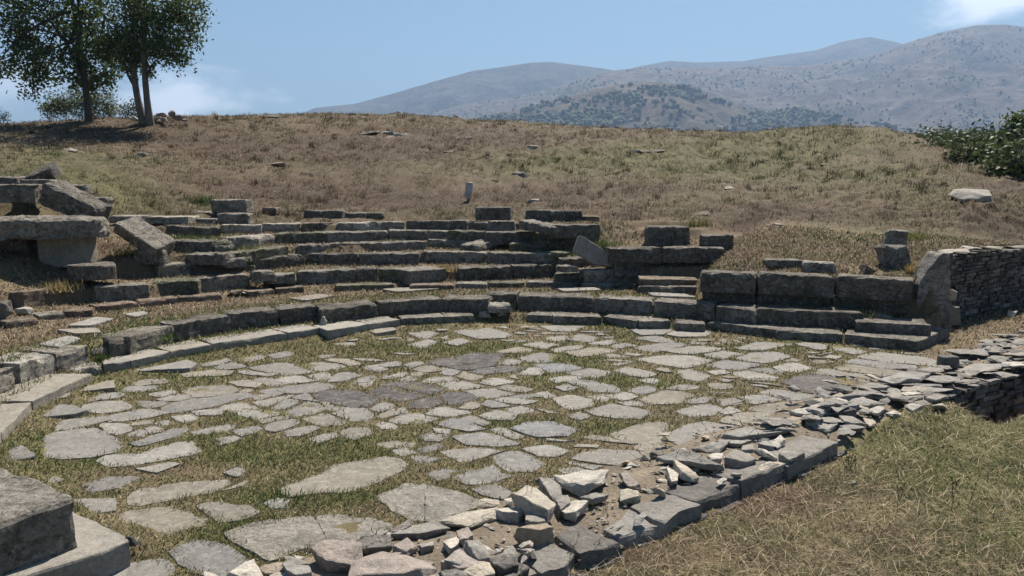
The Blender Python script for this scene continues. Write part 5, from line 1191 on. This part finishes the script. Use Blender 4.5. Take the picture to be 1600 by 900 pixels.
def tree(base, stems, limbs, clumps, label, seed, n_leaf, leaf, trunk_col):
    """stems: [(top offset, base radius, top radius)]; limbs end in the foliage; clumps: [(centre offset, radii, share)]."""
    rg = np.random.default_rng(seed); t = empty("tree", tuple(base)); tag(t, label, "tree", "trees on the hilltop")
    parts, ends = [], []
    for off0, off, r0, r1 in stems:
        p = curve_to(np.array(off0, float), np.array(off, float), rg, 0, 9, .02)
        parts.append(tube(p, np.linspace(r0, r1, 9) + np.array([.35 * r0, .12 * r0] + [0] * 7), 10)); ends.append(p)
    V, F = join(parts)
    mesh_obj("trunk", V, F, M_BARK, loc=np.zeros(3), parent=t, smooth=True, col=np.tile(np.array(trunk_col), (len(V), 1)) * (1 + .3 * fbm3(V, 4, seed, 3)[:, None]))
    cc = []
    lp = []
    for c, rad, k in clumps:
        c = np.array(c, float); rad = np.array(rad, float)
        for _ in range(k):
            d = rg.normal(size=3); d /= np.linalg.norm(d); p = c + d * rad * rg.uniform(.25, 1.0) ** .6
            cc.append(p)
        st = ends[rg.integers(0, len(ends))]; s = st[rg.integers(3, 8)]
        lp.append(tube(curve_to(s, c, rg, .08, 7, .07), np.linspace(.075, .02, 7), 6))
        for _ in range(5):
            p = c + rg.normal(size=3) * rad * .6; lp.append(tube(curve_to(c + (s - c) * rg.uniform(.05, .6), p, rg, .0, 5, .1), np.linspace(.03, .008, 5), 5))
    V, F = join(lp); mesh_obj("limb", V, F, M_BARK, loc=np.zeros(3), parent=t, smooth=True, col=np.tile(np.array(trunk_col) * .8, (len(V), 1)))
    cc = np.array(cc); q, F, col = leaves(cc, max(1, n_leaf // len(cc)), .22, leaf, rg, LEAFC)
    mesh_obj("crown", q, F, M_LEAF, loc=np.zeros(3), parent=t, col=col)
    return t
DT = 36.5; MP = DT * .982 / FPX           # metres per photo pixel at the trees
b1 = gpt(137, 189); x1_ = PD(139, 189, DT)[0]; b1 = np.array([x1_, DT, ground([x1_], [DT])[0] - .1])
def o1(u, v, dy=0): return ((u - 137) * MP, dy, (189 - v) * MP)
tree(b1, [(o1(137, 191), o1(125, 20, .1), .15, .09), (o1(128, 95), o1(140, -60, .3), .08, .04)], None,
     [(o1(95, 100), (1.5, 1.3, .8), 50), (o1(50, 90, .3), (1.3, 1.2, .9), 42), (o1(30, 55, -.4), (1.2, 1.2, .8), 36), (o1(60, 35), (1.4, 1.4, .9), 48), (o1(110, 40, .6), (1.3, 1.3, .9), 42), (o1(150, 90, .4), (1.2, 1.1, .7), 44), (o1(168, 65, -.5), (1.0, 1.1, .8), 34),
      (o1(130, 130, .2), (.95, .9, .42), 30), (o1(152, 118, .4), (.8, .8, .4), 18), (o1(62, 118), (.7, .7, .3), 11), (o1(52, 140), (.3, .35, .28), 5), (o1(0, 105), (.9, .9, .5), 16), (o1(100, -20), (2.0, 1.8, 1.0), 60), (o1(40, -5), (1.5, 1.5, .9), 40), (o1(150, 10), (1.3, 1.3, 1.0), 40), (o1(110, -90), (1.8, 1.6, 1.0), 36)],
     "broad dark tree with a single trunk and drooping leafy boughs on the hilltop", 3, 14500, .17, (.075,.062,.05))
x2_ = PD(228, 186, DT - .8)[0]; b2 = np.array([x2_, DT - .8, ground([x2_], [DT - .8])[0] - .1])
def o2(u, v, dy=0): return ((u - 227) * MP, dy, (188 - v) * MP)
tree(b2, [(o2(224, 190), o2(215, 30, .2), .16, .11), (o2(233, 190), o2(238, 20, -.1), .15, .10)], None,
     [(o2(230, 60), (1.5, 1.3, .9), 60), (o2(278, 55, -.3), (1.2, 1.2, 1.0), 56), (o2(300, 20), (.8, 1.0, .9), 40), (o2(262, 82), (1.1, 1.0, .45), 32), (o2(195, 70, .3), (1.1, 1.1, .8), 44), (o2(215, 88, .2), (.8, .8, .4), 20), (o2(250, 15), (1.6, 1.5, 1.0), 64), (o2(200, 15, .3), (1.3, 1.2, 1.0), 50),
      (o2(240, 108, .0), (.25, .3, .25), 4), (o2(205, 104, .0), (.25, .3, .2), 5), (o2(282, 90), (.5, .6, .2), 10), (o2(250, -40), (2.2, 2.0, 1.1), 70), (o2(240, -100), (1.8, 1.7, 1.0), 50)],
     "leafy tree with two pale grey trunks rising from one base", 8, 15500, .15, (.135,.118,.10))
def bush(base, clumps, stems, label, seed, n, leaf, cols, name="bush", cat="bush", aspect=.3, spread=.14, group=None):
    rg = np.random.default_rng(seed); t = empty(name, tuple(base)); tag(t, label, cat, group); cc, lp = [], []
    for c, rad, k in clumps:
        c, rad = np.array(c, float), np.array(rad, float)
        for _ in range(k):
            d = rg.normal(size=3); d /= np.linalg.norm(d); cc.append(c + d * rad * rg.uniform(.2, 1.0))
        for _ in range(max(2, k // 8)):
            e = cc[rg.integers(len(cc) - k, len(cc))]; lp.append(tube(curve_to(np.array([c[0] * .8 + rg.normal() * .1, c[1] * .8, -.15]), e * 1.04, rg, 0, 5, .06), np.linspace(.02, .005, 5), 4))
    V, F = join(lp); mesh_obj("stem", V, F, M_BARK, loc=np.zeros(3), parent=t, col=np.tile(np.array([.09,.075,.05]), (len(V), 1)))
    q, F, col = leaves(np.array(cc), max(1, n // len(cc)), spread, leaf, rg, cols, aspect, .1)
    mesh_obj("foliage", q, F, M_LEAF, loc=np.zeros(3), parent=t, col=col); return t
OLV = [(.12,.15,.075),(.09,.12,.055),(.16,.185,.10),(.075,.10,.045)]
def gb_(u, D): x = (u - 800) * D * .982 / FPX; return np.array([x, D, float(ground([x], [D])[0])])
B = gb_(127, 39.5); 
bush(B, [((-.9, 0, .9), (1.0, .7, .75), 60), ((.2, 0, .95), (1.1, .8, .8), 70), ((1.1, .2, .9), (.8, .6, .9), 40), ((-1.5, .1, .5), (.6, .5, .5), 20), ((1.6, 0, .5), (.5, .5, .5), 14)], None, "grey green feathery bush under the broad tree", 21, 5200, .16, OLV)
B = gb_(205, 37.5); bush(B, [((0, 0, .35), (.6, .5, .4), 26), ((.3, 0, .7), (.3, .3, .3), 6)], None, "small dark bush at the foot of the twin trunks", 22, 900, .13, [(.05,.06,.03),(.08,.085,.045)])
B = gb_(6, 36); bush(B, [((0, 0, .35), (.25, .3, .5), 12)], None, "wispy green weed on the skyline before the trees", 23, 200, .2, [(.06,.08,.04)], name="weed", cat="weed", aspect=.15)
# heap of building stones at the tree
for i, (u, v, w, h_, t, lb) in enumerate([(211,185,19,6,'pale',"pale block first in the stone heap by the trees"),(229,184,14,7,'pale',"pale block under the twin trunks"),(243,184,15,8,'white',"whitest block in the stone heap by the trees"),(259,187,17,6,'pale',"low pale block in the middle of the tree heap"),(252,180,18,7,'pink',"reddish stone on top of the tree heap"),(268,178,16,9,'grey',"grey stone topping the heap by the trees"),(279,184,20,8,'pink',"reddish stone ending the heap by the trees"),(288,188,10,4,'grey',"small grey stone trailing from the tree heap")]):
    D = 36.2 - (i % 2) * .3; p = PD(u, v, D); W, H = w * D / FPX, h_ * D / FPX * 1.25
    V, F = hull_stone(W, W * .7, H, nseed(), 16, .6); p[2] = max(p[2], 0)
    o = mesh_obj("heap_stone", V + p, F, M_RUB, color=vary({'pale': (.45,.42,.38), 'white': (.55,.53,.5), 'pink': (.26,.19,.165), 'grey': (.25,.24,.235)}[t])); tag(o, lb, "stone", "stones heaped by the trees")
# brambles over the hill's far flank
BR = [(.055,.078,.03),(.075,.10,.04),(.04,.06,.024),(.10,.118,.055)]
for u, D, zc, rad, k, n, lb in [(1590, 25.0, .9, (2.0, 1.6, 1.5), 200, 9000, "tall dark green bramble thicket spilling down the hill's flank"), (1530, 29.0, .8, (2.3, 1.6, 1.0), 170, 7500, "middle bramble mound on the hill's flank, between a tall and a low one"), (1462, 34.0, .9, (1.9, 1.4, .75), 90, 3800, "low bramble mound trailing off along the crest"), (1640, 22.0, .6, (1.7, 1.6, 1.6), 150, 7000, "bramble clump at the photo's edge beside the bank")]:
    v_ = {1590: 255, 1530: 230, 1462: 212, 1640: 285}[u]; p = PD(u, v_, D); p[2] = float(ground([p[0]], [D])[0]); top = PD(u, {1590: 208, 1530: 208, 1462: 203, 1640: 215}[u], D)[2]
    hh = max(.8, top - p[2]); bush(p, [((0, 0, hh * .55), (rad[0], rad[1], hh * .5), k), ((-rad[0] * .6, -.4, hh * .35), (rad[0] * .7, rad[1] * .6, hh * .35), k // 2), ((rad[0] * .6, .2, hh * .4), (rad[0] * .6, rad[1] * .6, hh * .42), k // 2)], None, lb, u, n, .15, BR, name="bramble", cat="bramble", aspect=.6, spread=.2)
p = PD(1590, 205, 25.0); bush(p - np.array([0, 0, .3]), [((0, 0, .5), (.3, .3, .5), 14)], None, "leafy sapling tip rising above the bramble thicket", 40, 420, .16, [(.075,.11,.035),(.10,.14,.05)], name="sapling", cat="sapling", aspect=.5)
# dry weed stalks standing in the rubble
def weed(u, v, h_, label, seed, n=1, lean=.05, col=(.10,.075,.05), br=5, w=.0028):
    g = gpt(u, v); rg = np.random.default_rng(seed); lp = []
    for _ in range(n):
        a = np.array([rg.normal() * .03, rg.normal() * .03, -.04]); e = a + np.array([rg.normal() * lean, rg.normal() * lean, h_ * rg.uniform(.75, 1)])
        P = curve_to(a, e, rg, 0, 7, .03); lp.append(tube(P, np.linspace(w, w * .5, 7), 4))
        for _ in range(br):
            i = rg.integers(2, 7); s = P[i]; lp.append(tube(np.array([s, s + np.array([rg.normal() * .015, rg.normal() * .015, rg.uniform(.01, .03)])]), [w * 1.3, w * 1.1], 4))
    V, F = join(lp); o = mesh_obj("dry_weed", V + g, F, M_BARK, loc=g, col=np.tile(np.array(col), (len(V), 1))); tag(o, label, "weed", "dry weeds standing in the rubble")
for a in [(660,826,.40,"dark dry stalk standing by the pale flat stone in the rubble",1,1),(517,862,.50,"tall bent dry stalk over the pink slab",2,1,.12),(808,806,.55,"tallest dry stalk in front of the big cream stone",3,1),(823,812,.42,"thinner dry stalk just beside the tallest one",4,1),(855,800,.36,"dry stalk over the cream stone's far shoulder",5,1),(602,880,.28,"short dry stalk behind the pinkish rough slab",6,1),(950,806,.3,"tangle of pale dry stems at the dark edge slab",7,4,.12,(.24,.19,.12),2),(1035,738,.26,"brown tangle of dead stems in the middle of the rubble",8,9,.2,(.17,.12,.08),2),(1140,700,.3,"pale dry stems leaning over the long rubble slab",9,4,.15,(.26,.21,.14),2),
          (1170,672,.3,"crossed straw stems beside the white corner stone",10,3,.15,(.3,.25,.16),1),(1285,640,.25,"straw stems between the far white stones",11,3,.12,(.27,.22,.14),1),(1330,735,.22,"small green weed standing at the wall's foot",12,7,.05,(.08,.10,.035),7),(1490,790,.3,"dark leafless weed in the near grass",13,3,.06,(.08,.06,.045),6),(1395,780,.22,"lone thin dark weed in the middle of the dry grass",14,2,.05,(.09,.065,.05),5),(890,880,.22,"bundle of dry stems where the wall meets the grass",15,6,.15,(.22,.17,.11),2)]:
    weed(*a)
# tufts of taller green on the treads and at the foot of stones
def tuft(u, v, w, h_, label, seed, col):
    g = gpt(u, v); rg = np.random.default_rng(seed); n = int(140 * max(1, w / .3))
    X = rg.normal(0, w * .4, n); Y = rg.normal(0, w * .25, n); el = rg.uniform(.6, 1.45, n); az = rg.uniform(0, 6.28, n); ln = h_ * rg.uniform(.5, 1.1, n); wd = .009
    ca = np.column_stack([np.cos(az) * np.cos(el), np.sin(az) * np.cos(el), np.sin(el)]) * ln[:, None]; b0 = np.column_stack([X, Y, np.full(n, -.02)]); px_ = np.column_stack([np.sin(az), -np.cos(az), np.zeros(n)]) * wd
    V = np.stack([b0 - px_, b0 + px_, b0 + ca], 1).reshape(-1, 3); F = np.arange(n * 3).reshape(-1, 3)
    o = mesh_obj("grass_tuft", V + g, F, M_GRASS, loc=g, col=np.repeat(np.array(col)[None] * rg.uniform(.6, 1.4, (n, 1)), 3, 0)); tag(o, label, "grass tuft", "green tufts among the stones")
GT, YT = (.075,.11,.03), (.18,.17,.06)
for i, a in enumerate([(288,375,.5,.2,"bright green tuft on the upper rows beside the sliding slab",GT),(318,318,.5,.3,"dark green tuft beside the upper stacked block",(.05,.08,.025)),(385,404,.35,.22,"green tuft hiding the end of a third row block",GT),(352,398,.4,.16,"low green tuft on the fourth row",GT),(425,438,.25,.14,"yellow green tuft between two low stones",YT),(460,432,.2,.12,"yellowish tuft beside the second row's long block",YT),(697,428,.25,.2,"straw tuft in the gap beside the pale topped block",(.3,.24,.11)),(870,402,.3,.16,"green tuft on the narrow stair",GT),(940,385,.5,.22,"green tuft behind the smooth leaning slab",GT),(970,416,.4,.16,"orange straw tuft at the leaning slab's foot",(.34,.22,.09)),
                           (235,530,.5,.14,"green tuft growing on the kerb below the rough dark block",GT),(155,562,.25,.16,"green tuft in the broken gap of the kerb",GT),(20,570,.25,.14,"green tuft on top of the nearest front seat",GT),(590,472,.15,.1,"little tuft sprouting from the front seats' edge",YT),(967,466,.14,.1,"little green tuft on the long front seat beyond the stair",YT),(1134,508,.12,.1,"grey tuft sprouting from the far kerb",(.14,.14,.09)),(1430,425,.25,.25,"yellow grass filling the chink beside the upright stone",(.32,.25,.1)),(205,400,.5,.25,"olive weeds growing under the sliding slab",(.11,.12,.05)),(90,455,.4,.25,"straw clump beside the brown seat block",(.3,.24,.11)),(1366,526,.12,.08,"straw tuft on the far kerb near its end",(.28,.24,.12)),
                           (440,780,.3,.1,"green tuft beside the biggest pale slab's tip",GT),(1425,373,.5,.2,"green yellow tuft by the upright block behind the bench",(.16,.17,.05)),(1090,352,.5,.25,"yellow green weeds between the two lone dark blocks",(.15,.15,.055))]):
    tuft(a[0], a[1], a[2], a[3], a[4], 60 + i, a[5])
# ================================================================ words for the many
ORD = ['first','second','third','fourth','fifth','sixth','seventh','eighth','ninth','tenth','eleventh','twelfth','thirteenth','fourteenth','fifteenth','sixteenth','seventeenth','eighteenth','nineteenth','twentieth','twenty-first','twenty-second','twenty-third','twenty-fourth','twenty-fifth','twenty-sixth','twenty-seventh','twenty-eighth','twenty-ninth','thirtieth']
NUM = ['zero','one','two','three','four','five','six','seven','eight','nine','ten','eleven','twelve','thirteen','fourteen','fifteen','sixteen','seventeen','eighteen']
def rank(items, key, base, order='from the left'):
    """Adds which one it is to the labels that several share."""
    by = {}
    for it in items: by.setdefault(base(it), []).append(it)
    for b, v in by.items():
        v.sort(key=key)
        for i, it in enumerate(v):
            n = len(v)
            if n == 1: it['o']['label'] = b
            elif i == 0: it['o']['label'] = f"{b}, leftmost of {NUM[n] if n < len(NUM) else 'many'}"
            elif i == n - 1: it['o']['label'] = f"{b}, rightmost of {NUM[n] if n < len(NUM) else 'many'}"
            else: it['o']['label'] = f"{b}, {ORD[i]} from left"
# seat courses: along each course from one end to the other
TW = {'grey': 'grey', 'dark': 'dark', 'pale': 'pale', 'brown': 'brownish', 'mossy': 'mossy', 'kerb': 'pale'}
for s in SEATS: s['kind'] = s['o'].name.split('.')[0].replace('_', ' '); s['lw'] = 'short' if s['len'] < .75 else ('long' if s['len'] > 1.25 else 'mid-length')
rank(SEATS, lambda s: s['x'], lambda s: f"{s['lw']} {TW[s['tone']]} {s['kind']} in the {ROWNAME[s['row']]}")
for s in SEATS: s['o']['category'] = 'stone block'; s['o']['group'] = 'stones of the ' + ROWNAME[s['row']]
def floor_zone(c):
    th, r = polar(c[:1], c[1:2]); th, r = float(th[0]), float(r[0]); k = float(row_r(1, np.array([th]))[0]) - r
    d = float(seg_dist(c[:1], c[1:2], RW_L)[0][0])
    if c[0] > 3.6 and c[1] > 9.6 and k > 1.0: return "near the bench's open end"
    if d < .75: return "along the rubble wall"
    if k < 1.1: return "beside the curving kerb" if th > 128 else ("below the stair gap" if th > 88 else "below the long bench")
    if c[1] < 6.6: return "before the corner block"
    if c[1] > 10.6: return "in the far paving"
    if c[1] > 8.6: return "in the middle paving"
    return "in the near paving"
PT_W = {'stone': 'grey', 'pale': 'pale', 'tan': 'tan', 'grey': 'ashen', 'dark': 'dark', 'bluish': 'bluish', 'pitted': 'pitted'}
for p in PAVERS:
    p['sz'] = 'tiny' if p['area'] < .03 else 'small' if p['area'] < .085 else 'medium' if p['area'] < .2 else 'large' if p['area'] < .6 else 'huge'
    p['sh'] = 'narrow' if p['asp'] > 2.9 else ('oblong' if p['asp'] > 1.8 else 'squarish'); p['zone'] = floor_zone(p['c'])
rank(PAVERS, lambda p: p['c'][0], lambda p: f"{p['sz']} {PT_W[p['tone']]} {p['sh']} paving slab {p['zone']}")
for p in PAVERS: p['o']['category'] = 'paving slab'; p['o']['group'] = 'slabs paving the orchestra floor'
def rub_zone(c):
    if c[0] < -.9: return "at the wall's nearest end"
    if c[0] < .35: return "round the big cream stone"
    if c[0] < 1.7: return "in the tangled middle stretch"
    if c[0] < 3.1: return "near the white corner stones"
    if c[0] < 4.6: return "past the white corner stones"
    return "at the wall's far end"
def rub_side(c):
    a = float(seg_dist(c[:1], c[1:2], RW_L)[0][0]); b = float(seg_dist(c[:1], c[1:2], RW_R)[0][0])
    return 'paving side' if a < b * .5 else ('grass side' if b < a * .5 else 'middle')
for q in RUB: q['c'] = np.asarray(q['c'], float)[:2]; q['sz'] = 'tiny' if q['size'] < .09 else 'small' if q['size'] < .16 else 'medium' if q['size'] < .28 else 'large'
rank(RUB, lambda q: q['c'][0], lambda q: f"{q['sz']} {q['tone']} {q['shape']} stone {rub_zone(q['c'])}" + (f" ({rub_side(q['c'])})" if q["shape"] != "squared" else ""))
for q in RUB: q['o']['category'] = 'stone'; q['o']['group'] = 'loose stones of the rubble wall'

for _o in list(COL.objects):
    if _o.parent is None and 'category' in _o: _o['kind'] = 'thing'
